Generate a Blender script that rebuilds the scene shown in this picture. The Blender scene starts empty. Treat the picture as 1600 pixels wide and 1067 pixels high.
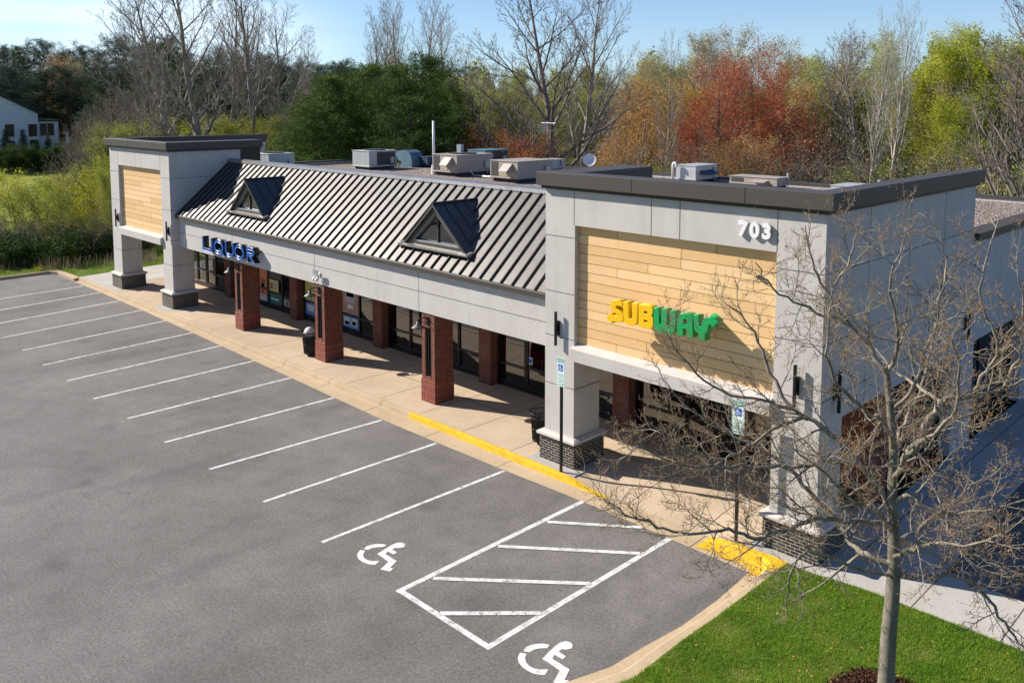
import bpy, math, random
import numpy as np
from mathutils import Vector, Matrix, Euler
C = bpy.context.scene
COL = C.collection
R = math.radians
# ---------------------------------------------------------------- camera
CP = (10.7814, -15.7515, 9.8132); YAW = .7909; PIT = .0963; F = 1349.8; PY = 293.0
cam = bpy.data.objects.new('camera', bpy.data.cameras.new('camera')); COL.objects.link(cam)
cam.location = CP; cam.rotation_euler = (math.pi/2-PIT, 0, YAW)
cam.data.sensor_width = 36; cam.data.lens = F/1600*36
cam.data.shift_y = (PY-533.5)/1600; cam.data.clip_end = 3000; cam.data.clip_start = .3
C.camera = cam
# ---------------------------------------------------------------- light
SUN = Vector((2.2, 1.0, -1.6)).normalized()            # the way sunlight travels
el = math.asin(-SUN.z); 
sun = bpy.data.objects.new('sun', bpy.data.lights.new('sun', 'SUN')); COL.objects.link(sun)
sun.data.energy = 4.9; sun.data.angle = R(.53); sun.data.color = (1, .93, .83)
sun.rotation_euler = SUN.to_track_quat('-Z', 'Y').to_euler(); sun.location = (-30, -15, 40)
W = bpy.data.worlds.new('World'); C.world = W; W.use_nodes = True
nt = W.node_tree; nt.nodes.clear()
wo = nt.nodes.new('ShaderNodeOutputWorld'); bg = nt.nodes.new('ShaderNodeBackground')
sk = nt.nodes.new('ShaderNodeTexSky'); sk.sky_type = 'NISHITA'; sk.sun_disc = False
sk.sun_elevation = el; sk.sun_rotation = math.atan2(-SUN.x, -SUN.y); sk.altitude = 50
sk.air_density = 1.0; sk.dust_density = .2; sk.ozone_density = 1.6
# thin high cloud in the sky itself, low on the left of the view
tc = nt.nodes.new('ShaderNodeTexCoord'); mp = nt.nodes.new('ShaderNodeMapping'); mp.inputs['Scale'].default_value = (1.6, 1.6, 9)
mp.inputs['Rotation'].default_value = (.05, .12, 0)
nz = nt.nodes.new('ShaderNodeTexNoise'); nz.inputs['Scale'].default_value = 1.3; nz.inputs['Detail'].default_value = 7; nz.inputs['Roughness'].default_value = .55; nz.inputs['Distortion'].default_value = .4
rp = nt.nodes.new('ShaderNodeMapRange'); rp.inputs[1].default_value = .36; rp.inputs[2].default_value = .68
dp = nt.nodes.new('ShaderNodeVectorMath'); dp.operation = 'DOT_PRODUCT'
cd = Vector((-math.sin(YAW+R(27)), math.cos(YAW+R(27)), .10)).normalized(); dp.inputs[1].default_value = cd
r2 = nt.nodes.new('ShaderNodeMapRange'); r2.inputs[1].default_value = .955; r2.inputs[2].default_value = .996
mu = nt.nodes.new('ShaderNodeMath'); mu.operation = 'MULTIPLY'
mx = nt.nodes.new('ShaderNodeMix'); mx.data_type = 'RGBA'; mx.inputs[7].default_value = (11.6, 13.4, 14.6, 1)
L = nt.links.new
L(tc.outputs['Generated'], mp.inputs[0]); L(mp.outputs[0], nz.inputs[0]); L(nz.outputs[0], rp.inputs[0])
L(tc.outputs['Generated'], dp.inputs[0]); L(dp.outputs['Value'], r2.inputs[0])
sz = nt.nodes.new('ShaderNodeSeparateXYZ'); L(tc.outputs['Generated'], sz.inputs[0]); hr = nt.nodes.new('ShaderNodeMapRange'); hr.inputs[1].default_value = .0; hr.inputs[2].default_value = .22; hr.inputs[3].default_value = .42; hr.inputs[4].default_value = 0; L(sz.outputs[2], hr.inputs[0])
mh = nt.nodes.new('ShaderNodeMix'); mh.data_type = 'RGBA'; mh.inputs[7].default_value = (9.0, 12.2, 14.2, 1); L(hr.outputs[0], mh.inputs[0])
L(rp.outputs[0], mu.inputs[0]); L(r2.outputs[0], mu.inputs[1]); L(mu.outputs[0], mx.inputs[0])
tn = nt.nodes.new('ShaderNodeMix'); tn.data_type = 'RGBA'; tn.blend_type = 'MULTIPLY'; tn.inputs[0].default_value = 1; tn.inputs[7].default_value = (.76, .98, 1.36, 1)
L(sk.outputs[0], tn.inputs[6]); L(tn.outputs[2], mh.inputs[6]); L(mh.outputs[2], mx.inputs[6]); L(mx.outputs[2], bg.inputs[0]); L(bg.outputs[0], wo.inputs[0])
bg.inputs[1].default_value = .057
C.view_settings.view_transform = 'Standard'; C.view_settings.look = 'None'; C.view_settings.gamma = 1
C.view_settings.exposure = .74
C.cycles.max_bounces = 5; C.cycles.diffuse_bounces = 2; C.cycles.glossy_bounces = 3; C.cycles.transparent_max_bounces = 8
C.cycles.transmission_bounces = 3

# ---------------------------------------------------------------- pixel of the photo -> point on a plane / at a distance
_f = Vector((-math.sin(YAW)*math.cos(PIT), math.cos(YAW)*math.cos(PIT), -math.sin(PIT))); _r = Vector((math.cos(YAW), math.sin(YAW), 0)); _u = _r.cross(_f)
def ray(x, y): return _f+_r*((x-800)/F)-_u*((y-PY)/F)
def at(x, y, ax, val):
    d = ray(x, y); i = 'XYZ'.index(ax); return Vector(CP)+d*((val-CP[i])/d[i])
def far(x, D):                                          # ground point under image column x, D metres out
    d = ray(x, 162.6); d.z = 0; d.normalize(); return CP[0]+d.x*D, CP[1]+d.y*D
def ztop(x, y, D):                                      # height of what shows at (x, y), D metres out
    d = ray(x, y); return CP[2]+d.z*D/math.hypot(d.x, d.y)

# ---------------------------------------------------------------- materials
class NT:
    def __init__(s, name):
        s.m = bpy.data.materials.new(name); s.m.use_nodes = True; s.t = s.m.node_tree; s.t.nodes.clear()
        s.out = s.n('OutputMaterial'); s.b = s.n('BsdfPrincipled'); s.l(s.b.outputs[0], s.out.inputs[0])
        s.tc = s.n('TexCoord')
    def n(s, k): return s.t.nodes.new('ShaderNode'+k)
    def l(s, a, b): s.t.links.new(a, b)
    def noise(s, scale, detail=4, rough=.6, vec=None, out=0):
        n = s.n('TexNoise'); n.inputs['Scale'].default_value = scale; n.inputs['Detail'].default_value = detail; n.inputs['Roughness'].default_value = rough
        s.l(vec if vec is not None else s.tc.outputs['Object'], n.inputs[0]); return n.outputs[out]
    def ramp(s, v, stops):
        r = s.n('ValToRGB'); e = r.color_ramp.elements
        while len(e) < len(stops): e.new(.5)
        for q, (p, c) in zip(e, stops): q.position = p; q.color = (*c, 1) if len(c) == 3 else c
        s.l(v, r.inputs[0]); return r.outputs[0]
    def mix(s, f, a, b, mode='MIX'):
        m = s.n('Mix'); m.data_type = 'RGBA'; m.blend_type = mode
        for v, i in ((f, 0), (a, 6), (b, 7)):
            if isinstance(v, (int, float)): m.inputs[i].default_value = v
            elif isinstance(v, tuple): m.inputs[i].default_value = (*v, 1)
            else: s.l(v, m.inputs[i])
        return m.outputs[2]
    def math(s, op, a, b=0.0, c=None):
        m = s.n('Math'); m.operation = op
        for i, v in enumerate((a, b, c)):
            if v is None: continue
            if isinstance(v, (int, float)): m.inputs[i].default_value = v
            else: s.l(v, m.inputs[i])
        return m.outputs[0]
    def rng(s, v, a, b, c=0., d=1.):
        m = s.n('MapRange'); s.l(v, m.inputs[0])
        for i, q in enumerate((a, b, c, d)): m.inputs[i+1].default_value = q
        return m.outputs[0]
    def bump(s, h, strength=.3, dist=.02):
        b = s.n('Bump'); b.inputs['Strength'].default_value = strength; b.inputs['Distance'].default_value = dist; s.l(h, b.inputs['Height']); s.l(b.outputs[0], s.b.inputs['Normal'])
    def set(s, col=None, rough=.8, metal=0., spec=.5):
        if isinstance(col, tuple): s.b.inputs['Base Color'].default_value = (*col, 1)
        elif col is not None: s.l(col, s.b.inputs['Base Color'])
        if isinstance(rough, (int, float)): s.b.inputs['Roughness'].default_value = rough
        else: s.l(rough, s.b.inputs['Roughness'])
        s.b.inputs['Metallic'].default_value = metal; s.b.inputs['Specular IOR Level'].default_value = spec
        return s.m
def sc(c, k): return tuple(min(1, v*k) for v in c)
def paint(name, c, rough=.5, metal=0., var=.12, scale=2.5, spec=.5, bump=0):
    t = NT(name); v = t.noise(scale, 6); w = t.noise(scale*14, 3)
    v = t.math('ADD', t.math('MULTIPLY', v, .7), t.math('MULTIPLY', w, .3))
    if bump: t.bump(w, bump, .01)
    return t.set(t.ramp(v, [(.3, sc(c, 1-var)), (.7, sc(c, 1+var))]), rough, metal, spec)
MT = {}
def asphalt():
    t = NT('asphalt'); big = t.noise(.22, 5, .6); mid = t.noise(1.7, 6, .65); fine = t.noise(55, 3, .7); vf = t.noise(140, 2)
    c = t.ramp(big, [(.3, (.130, .120, .111)), (.5, (.166, .154, .143)), (.72, (.208, .193, .179))])
    c = t.mix(.55, c, t.ramp(mid, [(.3, (.40, .40, .40)), (.7, (.62, .62, .62))]), 'OVERLAY')
    f2 = t.noise(16, 4, .8); c = t.mix(.8, c, t.ramp(fine, [(.3, (.15, .15, .15)), (.5, (.5, .5, .5)), (.7, (.88, .88, .88))]), 'OVERLAY'); c = t.mix(.6, c, t.ramp(f2, [(.3, (.18, .18, .18)), (.5, (.5, .5, .5)), (.7, (.84, .84, .84))]), 'OVERLAY')
    sp = t.math('GREATER_THAN', vf, .69); c = t.mix(t.math('MULTIPLY', sp, .55), c, (.40, .38, .36))
    # worn wheel paths across the stalls and dark oil drips
    wv = t.n('TexNoise'); m = t.n('Mapping'); m.inputs['Scale'].default_value = (.5, .12, 1); t.l(t.tc.outputs['Object'], m.inputs[0]); t.l(m.outputs[0], wv.inputs[0]); wv.inputs['Scale'].default_value = 1.5; wv.inputs['Detail'].default_value = 4
    c = t.mix(t.rng(wv.outputs[0], .54, .78, 0, .55), c, (.075, .071, .069))
    vo = t.n('TexVoronoi'); vo.inputs['Scale'].default_value = .42; t.l(t.tc.outputs['Object'], vo.inputs[0])
    c = t.mix(t.math('MULTIPLY', t.rng(t.math('ADD', vo.outputs['Distance'], t.math('MULTIPLY', mid, .25)), .12, .3, 1, 0), .5), c, (.05, .048, .047))
    # hairline cracks
    ce = t.n('TexVoronoi'); ce.feature = 'DISTANCE_TO_EDGE'; ce.inputs['Scale'].default_value = .33
    dv = t.n('VectorMath'); dv.operation = 'MULTIPLY_ADD'; dv.inputs[1].default_value = (.55, .55, 0); t.l(t.noise(1.6, 5, .6, out=1), dv.inputs[0]); t.l(t.tc.outputs['Object'], dv.inputs[2]); t.l(dv.outputs[0], ce.inputs[0])
    ck = t.math('MULTIPLY', t.math('LESS_THAN', ce.outputs[0], .0022), t.rng(big, .56, .62))
    c = t.mix(t.math('MULTIPLY', ck, .45), c, (.028, .027, .026))
    t.bump(t.math('ADD', fine, t.math('MULTIPLY', vf, .6)), .55, .012)
    return t.set(c, .88, 0, .3)
def concrete(name, c, jx=None, jy=None, x0=0., y0=0., stain=(.42, .28, .13)):
    t = NT(name); big = t.noise(.5, 6, .65); f = t.noise(30, 4); mid = t.noise(3, 5)
    col = t.ramp(big, [(.3, sc(c, .86)), (.7, sc(c, 1.1))])
    col = t.mix(t.rng(mid, .5, .8, 0, .5), col, stain)
    col = t.mix(.4, col, t.ramp(f, [(.3, (.35, .35, .35)), (.7, (.65, .65, .65))]), 'OVERLAY')
    if jx:
        s = t.n('SeparateXYZ'); t.l(t.tc.outputs['Object'], s.inputs[0]); js = []
        for o, p, q in ((0, jx, x0), (1, jy, y0)):
            if p: 
                v = t.math('FRACT', t.math('DIVIDE', t.math('SUBTRACT', s.outputs[o], q), p))
                js.append(t.math('LESS_THAN', t.math('MINIMUM', v, t.math('SUBTRACT', 1., v)), .014/p))
        j = js[0] if len(js) == 1 else t.math('MAXIMUM', js[0], js[1])
        col = t.mix(t.math('MULTIPLY', j, .9), col, (.07, .05, .035))
        # each poured slab weathers a little differently
        if jy:
            w = t.n('TexWhiteNoise'); w.noise_dimensions = '2D'; cx = t.n('CombineXYZ')
            t.l(t.math('FLOOR', t.math('DIVIDE', t.math('SUBTRACT', s.outputs[0], x0), jx)), cx.inputs[0]); t.l(t.math('FLOOR', t.math('DIVIDE', t.math('SUBTRACT', s.outputs[1], y0), jy)), cx.inputs[1])
            t.l(cx.outputs[0], w.inputs[0]); col = t.mix(.2, col, t.ramp(w.outputs[0], [(0, (.3, .3, .3)), (1, (.72, .72, .72))]), 'OVERLAY')
    t.bump(f, .25, .006)
    return t.set(col, .9, 0, .25)
def brick(name, c1, c2, mortar, bw=.21, bh=.078, ms=.009, off=.5, rough=.85):
    t = NT(name); s = t.n('SeparateXYZ'); t.l(t.tc.outputs['Object'], s.inputs[0]); cx = t.n('CombineXYZ')
    t.l(t.math('ADD', t.math('ADD', s.outputs[0], s.outputs[1]), 50.), cx.inputs[0]); t.l(s.outputs[2], cx.inputs[1])
    b = t.n('TexBrick'); t.l(cx.outputs[0], b.inputs[0]); b.inputs['Scale'].default_value = 1; b.inputs['Brick Width'].default_value = bw; b.inputs['Row Height'].default_value = bh; b.inputs['Mortar Size'].default_value = ms
    b.offset = off; b.inputs['Color1'].default_value = (*c1, 1); b.inputs['Color2'].default_value = (*c2, 1); b.inputs['Mortar'].default_value = (*mortar, 1); b.inputs['Bias'].default_value = -.1
    n = t.noise(25, 4); c = t.mix(.6, b.outputs[0], t.ramp(n, [(.3, (.33, .33, .33)), (.7, (.66, .66, .66))]), 'OVERLAY')
    w = t.noise(1.2, 5); c = t.mix(t.rng(w, .55, .8, 0, .3), c, (.30, .24, .2))
    t.bump(t.math('SUBTRACT', t.math('MULTIPLY', n, .3), b.outputs[1]), .6, .012)
    return t.set(c, rough, 0, .3)
def stucco():
    t = NT('stucco'); f = t.noise(70, 3); m = t.noise(.8, 6, .7)
    mp = t.n('Mapping'); mp.inputs['Scale'].default_value = (2.2, 2.2, .25); t.l(t.tc.outputs['Object'], mp.inputs[0]); st = t.noise(1.5, 5, .6, vec=mp.outputs[0])
    c = t.ramp(m, [(.3, (.50, .465, .43)), (.7, (.57, .535, .495))]); c = t.mix(t.rng(st, .48, .78, 0, .36), c, (.36, .34, .31))
    c = t.mix(.18, c, t.ramp(f, [(.3, (.3, .3, .3)), (.7, (.7, .7, .7))]), 'OVERLAY')
    t.bump(f, .35, .006); return t.set(c, .92, 0, .2)
def wood_panel():
    t = NT('wood_look_panel'); a = t.n('Attribute'); a.attribute_name = 'tone'
    mp = t.n('Mapping'); mp.inputs['Scale'].default_value = (1.2, 1, 14); t.l(t.tc.outputs['Object'], mp.inputs[0])
    g = t.noise(2.2, 6, .65, vec=mp.outputs[0]); g2 = t.noise(3, 5)
    c = t.ramp(a.outputs['Fac'], [(0, (.70, .44, .20)), (1, (.90, .62, .33))])
    c = t.mix(t.rng(g, .35, .75, 0, .42), c, (.70, .42, .18)); c = t.mix(t.rng(g2, .5, .8, 0, .3), c, (.88, .64, .37))
    return t.set(c, .6, 0, .3)
def roof_metal(name, c, rough=.3, metal=.55):
    t = NT(name); n = t.noise(1.6, 5); f = t.noise(9, 3); t.bump(t.noise(2.2, 2), .05, .05)
    return t.set(t.ramp(n, [(.3, sc(c, .88)), (.7, sc(c, 1.12))]), t.rng(f, .3, .7, rough-.03, rough+.06), metal, .6)
def gravel(name, cols, scale=16):
    t = NT(name); v = t.n('TexVoronoi'); v.inputs['Scale'].default_value = scale; t.l(t.tc.outputs['Object'], v.inputs[0])
    s = t.n('SeparateColor'); t.l(v.outputs['Color'], s.inputs[0])
    c = t.ramp(s.outputs[0], [(i/(len(cols)-1), q) for i, q in enumerate(cols)]); d = t.rng(v.outputs['Distance'], .3, .75, 1, 0)
    c = t.mix(t.math('MULTIPLY', t.math('SUBTRACT', 1., d), .5), c, sc(cols[0], .4)); t.bump(d, 1, .04)
    return t.set(c, .9, 0, .2)
def leafy(name, cols, trans=.3, scale=.5, rough=.75):
    t = NT(name); n = t.noise(scale, 4); oi = t.n('ObjectInfo'); g = t.n('NewGeometry'); w = t.noise(13, 2)
    v = t.math('ADD', t.math('ADD', t.math('MULTIPLY', n, .55), t.math('MULTIPLY', oi.outputs['Random'], .22)), t.math('MULTIPLY', w, .28))
    c = t.ramp(v, [(.3+.42*i/(len(cols)-1), q) for i, q in enumerate(cols)]); t.set(c, rough, 0, .25)
    if trans:
        tr = t.n('BsdfTranslucent'); t.l(c, tr.inputs[0]); ms = t.n('MixShader'); ms.inputs[0].default_value = trans
        t.l(t.b.outputs[0], ms.inputs[1]); t.l(tr.outputs[0], ms.inputs[2]); t.l(ms.outputs[0], t.out.inputs[0])
    return t.m
def bark(name, c1, c2, scale=3):
    t = NT(name); n = t.noise(scale, 6, .65); f = t.noise(scale*9, 4); t.bump(f, .4, .01)
    c = t.ramp(n, [(.32, c1), (.66, c2)]); return t.set(t.mix(.5, c, t.ramp(f, [(.3, (.3, .3, .3)), (.7, (.7, .7, .7))]), 'OVERLAY'), .85, 0, .2)
def glass(name, tint=(.42, .46, .46), ior=2.1):
    t = NT(name); gl = t.n('BsdfGlossy'); gl.inputs['Roughness'].default_value = .012; gl.inputs[0].default_value = (.95, .97, 1, 1)
    tr = t.n('BsdfTransparent'); tr.inputs[0].default_value = (*tint, 1); fr = t.n('Fresnel'); fr.inputs[0].default_value = ior
    w = t.noise(.7, 2); b = t.n('Bump'); b.inputs['Strength'].default_value = .012; b.inputs['Distance'].default_value = .03; t.l(w, b.inputs['Height']); t.l(b.outputs[0], gl.inputs['Normal'])
    ms = t.n('MixShader'); t.l(fr.outputs[0], ms.inputs[0]); t.l(tr.outputs[0], ms.inputs[1]); t.l(gl.outputs[0], ms.inputs[2]); t.l(ms.outputs[0], t.out.inputs[0]); return t.m
def line_paint(name, c, wear=.45):
    t = NT(name); f = t.noise(60, 4, .7); m = t.noise(5, 5); v = t.math('ADD', t.math('MULTIPLY', f, .6), t.math('MULTIPLY', m, .4))
    a = t.rng(v, wear-.035, wear+.035); c2 = t.ramp(m, [(.3, sc(c, .82)), (.7, sc(c, 1.05))]); t.set(c2, .7, 0, .3)
    tr = t.n('BsdfTransparent'); ms = t.n('MixShader'); t.l(a, ms.inputs[0]); t.l(tr.outputs[0], ms.inputs[1]); t.l(t.b.outputs[0], ms.inputs[2]); t.l(ms.outputs[0], t.out.inputs[0]); return t.m
def lawn(name, cols, scale=1.):
    t = NT(name); n = t.noise(.35*scale, 5); m = t.noise(3*scale, 5); f = t.noise(40*scale, 3)
    v = t.math('ADD', t.math('MULTIPLY', n, .45), t.math('MULTIPLY', m, .55)); c = t.ramp(v, [(.33+.34*i/(len(cols)-1), q) for i, q in enumerate(cols)])
    c = t.mix(.6, c, t.ramp(f, [(.3, (.25, .25, .25)), (.7, (.75, .75, .75))]), 'OVERLAY'); t.bump(f, .8, .04); return t.set(c, .9, 0, .15)
M = dict(
 asphalt=asphalt(), walk=concrete('sidewalk_concrete', (.50, .39, .275), 2.05, 2.0, .3, .62, (.46, .31, .17)), curb=concrete('curb_concrete', (.48, .365, .235), 3.05, None, .5, 0, (.36, .26, .15)),
 pale=concrete('pale_concrete', (.46, .43, .385), 1.55, None, .3, 0, (.36, .32, .27)), pad=concrete('grey_concrete', (.40, .385, .36)),
 stucco=stucco(), wood=wood_panel(), plank_gap=paint('panel_gap', (.08, .06, .045), .9), joint=paint('wall_joint', (.11, .10, .095), .9),
 bronze=paint('bronze_trim', (.068, .056, .046), .5, .15, .06, 1.2), dark_metal=paint('dark_frame', (.018, .017, .016), .35, .3, .1),
 roof=roof_metal('standing_seam_metal', (.122, .114, .108), .44, .70), rib=roof_metal('seam_metal', (.05, .045, .042), .4, .5), ridge=roof_metal('ridge_metal', (.30, .28, .26), .35, .6),
 brick=brick('red_brick', (.135, .034, .020), (.21, .058, .032), (.24, .15, .11), .21, .072, .0065), base_red=brick('red_block', (.19, .042, .026), (.25, .060, .037), (.30, .18, .14), .115, .24, .006, 0),
 dark_brick=brick('dark_brick', (.020, .018, .016), (.042, .038, .034), (.44, .39, .32), .205, .074, .0065), cap=paint('cast_stone', (.55, .50, .45), .85, 0, .07, 3),
 gravel=gravel('roof_gravel', [(.13, .10, .08), (.30, .23, .19), (.42, .35, .30), (.55, .50, .46)], 13), membrane=paint('dark_membrane', (.02, .02, .022), .7),
 glass=glass('storefront_glass'), black=paint('black_paint', (.012, .012, .012), .3, .2), galv=paint('galvanised', (.38, .40, .41), .42, .5), white=line_paint('white_line_paint', (.70, .69, .66), .435),
 sym=line_paint('white_symbol_paint', (.76, .74, .70), .385), yellow=line_paint('yellow_curb_paint', (.78, .46, .02), .385), tan=paint('tan_unit', (.36, .31, .265), .55, .1, .06, 1.5), tan2=paint('tan_panel', (.42, .34, .25), .5, .1, .06),
 grey_unit=paint('grey_unit', (.42, .45, .44), .45, .2, .08), blue_unit=paint('blue_unit', (.10, .19, .24), .5, .2, .12), navy=paint('navy_unit', (.04, .07, .12), .5, .2), mesh=paint('coil_mesh', (.06, .058, .055), .6, .3, .25, 12),
 steel=paint('light_steel', (.55, .55, .56), .35, .3), pvc=paint('white_pipe', (.72, .72, .72), .4), siding=brick('white_siding', (.70, .74, .78), (.74, .78, .82), (.40, .43, .47), 9, .2, .02, 0),
 shingle=paint('dark_shingle', (.045, .047, .055), .9, 0, .2, 4), pane=paint('dark_pane', (.02, .025, .03), .1), trim=paint('white_trim', (.7, .7, .7), .5),
 sub_y=paint('yellow_letter', (.85, .50, .003), .38, 0, .03), sub_g=paint('green_letter', (.004, .33, .085), .38, 0, .03), blue_face=paint('blue_letter', (.006, .08, .36), .3, 0, .05), blue_edge=paint('blue_edge', (.035, .23, .58), .3, 0, .03),
 num=paint('white_number', (.80, .80, .80), .45, 0, .03), signw=paint('sign_white', (.74, .78, .76), .4, 0, .03), signg=paint('sign_green', (.02, .36, .19), .4, 0, .04), signb=paint('sign_blue', (.01, .11, .48), .4, 0, .04),
 inner=paint('interior_wall', (.20, .20, .18), .8), innerf=paint('interior_floor', (.16, .15, .14), .4), innerd=paint('interior_goods', (.09, .07, .06), .7, 0, .5, 6),
 orange=paint('poster_orange', (.60, .20, .07), .5, 0, .1), pgreen=paint('poster_green', (.03, .13, .09), .5), pblue=paint('poster_blue', (.08, .24, .52), .5), ppink=paint('poster_pink', (.36, .20, .16), .5), pgrey=paint('poster_grey', (.36, .36, .36), .5), pyel=paint('poster_yellow', (.55, .50, .12), .5), pred=paint('poster_red', (.42, .05, .05), .5), pwhite=paint('poster_white', (.6, .6, .58), .5),
 lamp_shade=paint('lamp_shade', (.10, .097, .095), .5, .3), mulch=gravel('mulch_bark', [(.07, .028, .017), (.15, .065, .04), (.22, .11, .07)], 30), bag=paint('bin_bag', (.55, .52, .52), .4),
 field=lawn('field_grass', [(.04, .06, .015), (.13, .18, .02), (.30, .31, .04), (.10, .15, .02)], .5), turf=lawn('turf', [(.09, .10, .022), (.12, .155, .02), (.17, .19, .045)], 1.), leaf_litter=lawn('woodland_floor', [(.06, .045, .03), (.10, .075, .045), (.09, .10, .03)], .3),
 blade=leafy('grass_blade', [(.07, .165, .012), (.145, .29, .02), (.28, .42, .045)], .35, 1.3), reed=leafy('dry_reed', [(.20, .16, .09), (.33, .27, .16)], .2),
 bark_l=bark('pale_bark', (.30, .27, .21), (.50, .45, .37)), bark_g=bark('grey_bark', (.185, .16, .13), (.36, .315, .255), 2), bark_d=bark('dark_bark', (.12, .10, .082), (.26, .22, .18), 2), bark_t=bark('island_tree_bark', (.11, .097, .072), (.25, .22, .17), 5), bark_w=bark('island_twig_bark', (.14, .122, .092), (.32, .28, .22), 4), bud=paint('bud', (.34, .17, .06), .8, 0, .2),
 pine=leafy('pine_needles', [(.022, .046, .018), (.042, .078, .027), (.068, .108, .036)], .15, .25), pine_b=leafy('blue_pine_needles', [(.03, .058, .040), (.054, .092, .055), (.08, .125, .07)], .15, .25), pine_y=leafy('bright_pine_needles', [(.016, .042, .008), (.055, .11, .014), (.11, .175, .022)], .2, .3),
 l_yel=leafy('yellow_green_leaf', [(.20, .22, .012), (.36, .39, .02), (.50, .50, .03)], .4), l_lime=leafy('lime_leaf', [(.22, .25, .018), (.36, .39, .03), (.47, .48, .06)], .4), l_red=leafy('red_bud', [(.30, .22, .06), (.55, .13, .055), (.68, .16, .08)], .3), l_or=leafy('orange_bud', [(.34, .24, .06), (.58, .29, .07), (.66, .38, .12)], .3),
 l_olive=leafy('olive_leaf', [(.19, .21, .04), (.35, .37, .06), (.46, .46, .09)], .3), l_tan=leafy('tan_bud', [(.26, .20, .10), (.40, .32, .16), (.50, .43, .22)], .25), l_dk=leafy('hedge_leaf', [(.018, .04, .008), (.04, .08, .012), (.07, .12, .02)], .25), l_pale=leafy('pale_green_bud', [(.33, .36, .12), (.50, .53, .20), (.60, .62, .30)], .35),
)
for k, v in M.items(): v.name = v.name

# ---------------------------------------------------------------- mesh helpers
ORG = {}
def org(o): return ORG.get(o.name, Vector((0, 0, 0))) if o is not None else Vector((0, 0, 0))
def tag(o, label=None, cat=None, group=None, kind=None):
    if label: o['label'] = label
    if cat: o['category'] = cat
    if group: o['group'] = group
    if kind: o['kind'] = kind
    return o
def thing(name, label, cat, loc=(0, 0, 0), group=None):
    o = bpy.data.objects.new(name, None); COL.objects.link(o); o.location = loc; o.empty_display_size = .3; ORG[o.name] = Vector(loc); return tag(o, label, cat, group)
class MB:
    def __init__(s): s.v = []; s.f = []; s.m = []
    def add(s, vs, fs, m=0):
        k = len(s.v); s.v += [tuple(v) for v in vs]; s.f += [tuple(i+k for i in f) for f in fs]; s.m += [m]*len(fs); return s
    def box(s, x0, x1, y0, y1, z0, z1, m=0):
        return s.add([(x0, y0, z0), (x1, y0, z0), (x1, y1, z0), (x0, y1, z0), (x0, y0, z1), (x1, y0, z1), (x1, y1, z1), (x0, y1, z1)],
                     [(0, 3, 2, 1), (4, 5, 6, 7), (0, 1, 5, 4), (1, 2, 6, 5), (2, 3, 7, 6), (3, 0, 4, 7)], m)
    def frustum(s, x0, x1, y0, y1, z0, z1, d, m=0):
        return s.add([(x0, y0, z0), (x1, y0, z0), (x1, y1, z0), (x0, y1, z0), (x0+d, y0+d, z1), (x1-d, y0+d, z1), (x1-d, y1-d, z1), (x0+d, y1-d, z1)],
                     [(0, 3, 2, 1), (4, 5, 6, 7), (0, 1, 5, 4), (1, 2, 6, 5), (2, 3, 7, 6), (3, 0, 4, 7)], m)
    def prism(s, poly, a, b, axis='Z', m=0):
        n = len(poly); g = {'Z': lambda p, t: (p[0], p[1], t), 'Y': lambda p, t: (p[0], t, p[1]), 'X': lambda p, t: (t, p[0], p[1])}[axis]
        vs = [g(p, a) for p in poly]+[g(p, b) for p in poly]
        return s.add(vs, [tuple(range(n))[::-1], tuple(range(n, 2*n))]+[(i, (i+1) % n, n+(i+1) % n, n+i) for i in range(n)], m)
    def tube(s, pts, rad, n=8, m=0, cap=True):
        pts = [Vector(p) for p in pts]; rad = rad if isinstance(rad, (list, tuple)) else [rad]*len(pts); vs = []; pu = None
        for i, p in enumerate(pts):
            d = (pts[min(i+1, len(pts)-1)]-pts[max(i-1, 0)]).normalized()
            u = d.cross(Vector((0, 0, 1)) if abs(d.z) < .95 else Vector((1, 0, 0))).normalized() if pu is None else (pu-d*pu.dot(d)).normalized(); pu = u; w = d.cross(u)
            vs += [p+(u*math.cos(2*math.pi*k/n)+w*math.sin(2*math.pi*k/n))*rad[i] for k in range(n)]
        fs = [(i*n+k, i*n+(k+1) % n, (i+1)*n+(k+1) % n, (i+1)*n+k) for i in range(len(pts)-1) for k in range(n)]
        if cap: fs += [tuple(range(n))[::-1], tuple((len(pts)-1)*n+k for k in range(n))]
        return s.add(vs, fs, m)
    def build(s, name, mats, parent=None, smooth=False, bevel=0.):
        o3 = org(parent); me = bpy.data.meshes.new(name); me.from_pydata([(v[0]-o3.x, v[1]-o3.y, v[2]-o3.z) for v in s.v], [], s.f)
        if not isinstance(mats, (list, tuple)): mats = [mats]
        for q in mats: me.materials.append(q)
        me.polygons.foreach_set('material_index', s.m); me.update()
        import bmesh
        bm = bmesh.new(); bm.from_mesh(me); bmesh.ops.recalc_face_normals(bm, faces=bm.faces)
        if bevel: bmesh.ops.bevel(bm, geom=list(bm.edges), offset=bevel, segments=1, affect='EDGES', clamp_overlap=True)
        bm.to_mesh(me); bm.free()
        if smooth: me.polygons.foreach_set('use_smooth', [True]*len(me.polygons))
        o = bpy.data.objects.new(name, me); COL.objects.link(o)
        if parent is not None: o.parent = parent; ORG[o.name] = o3
        return o
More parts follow.
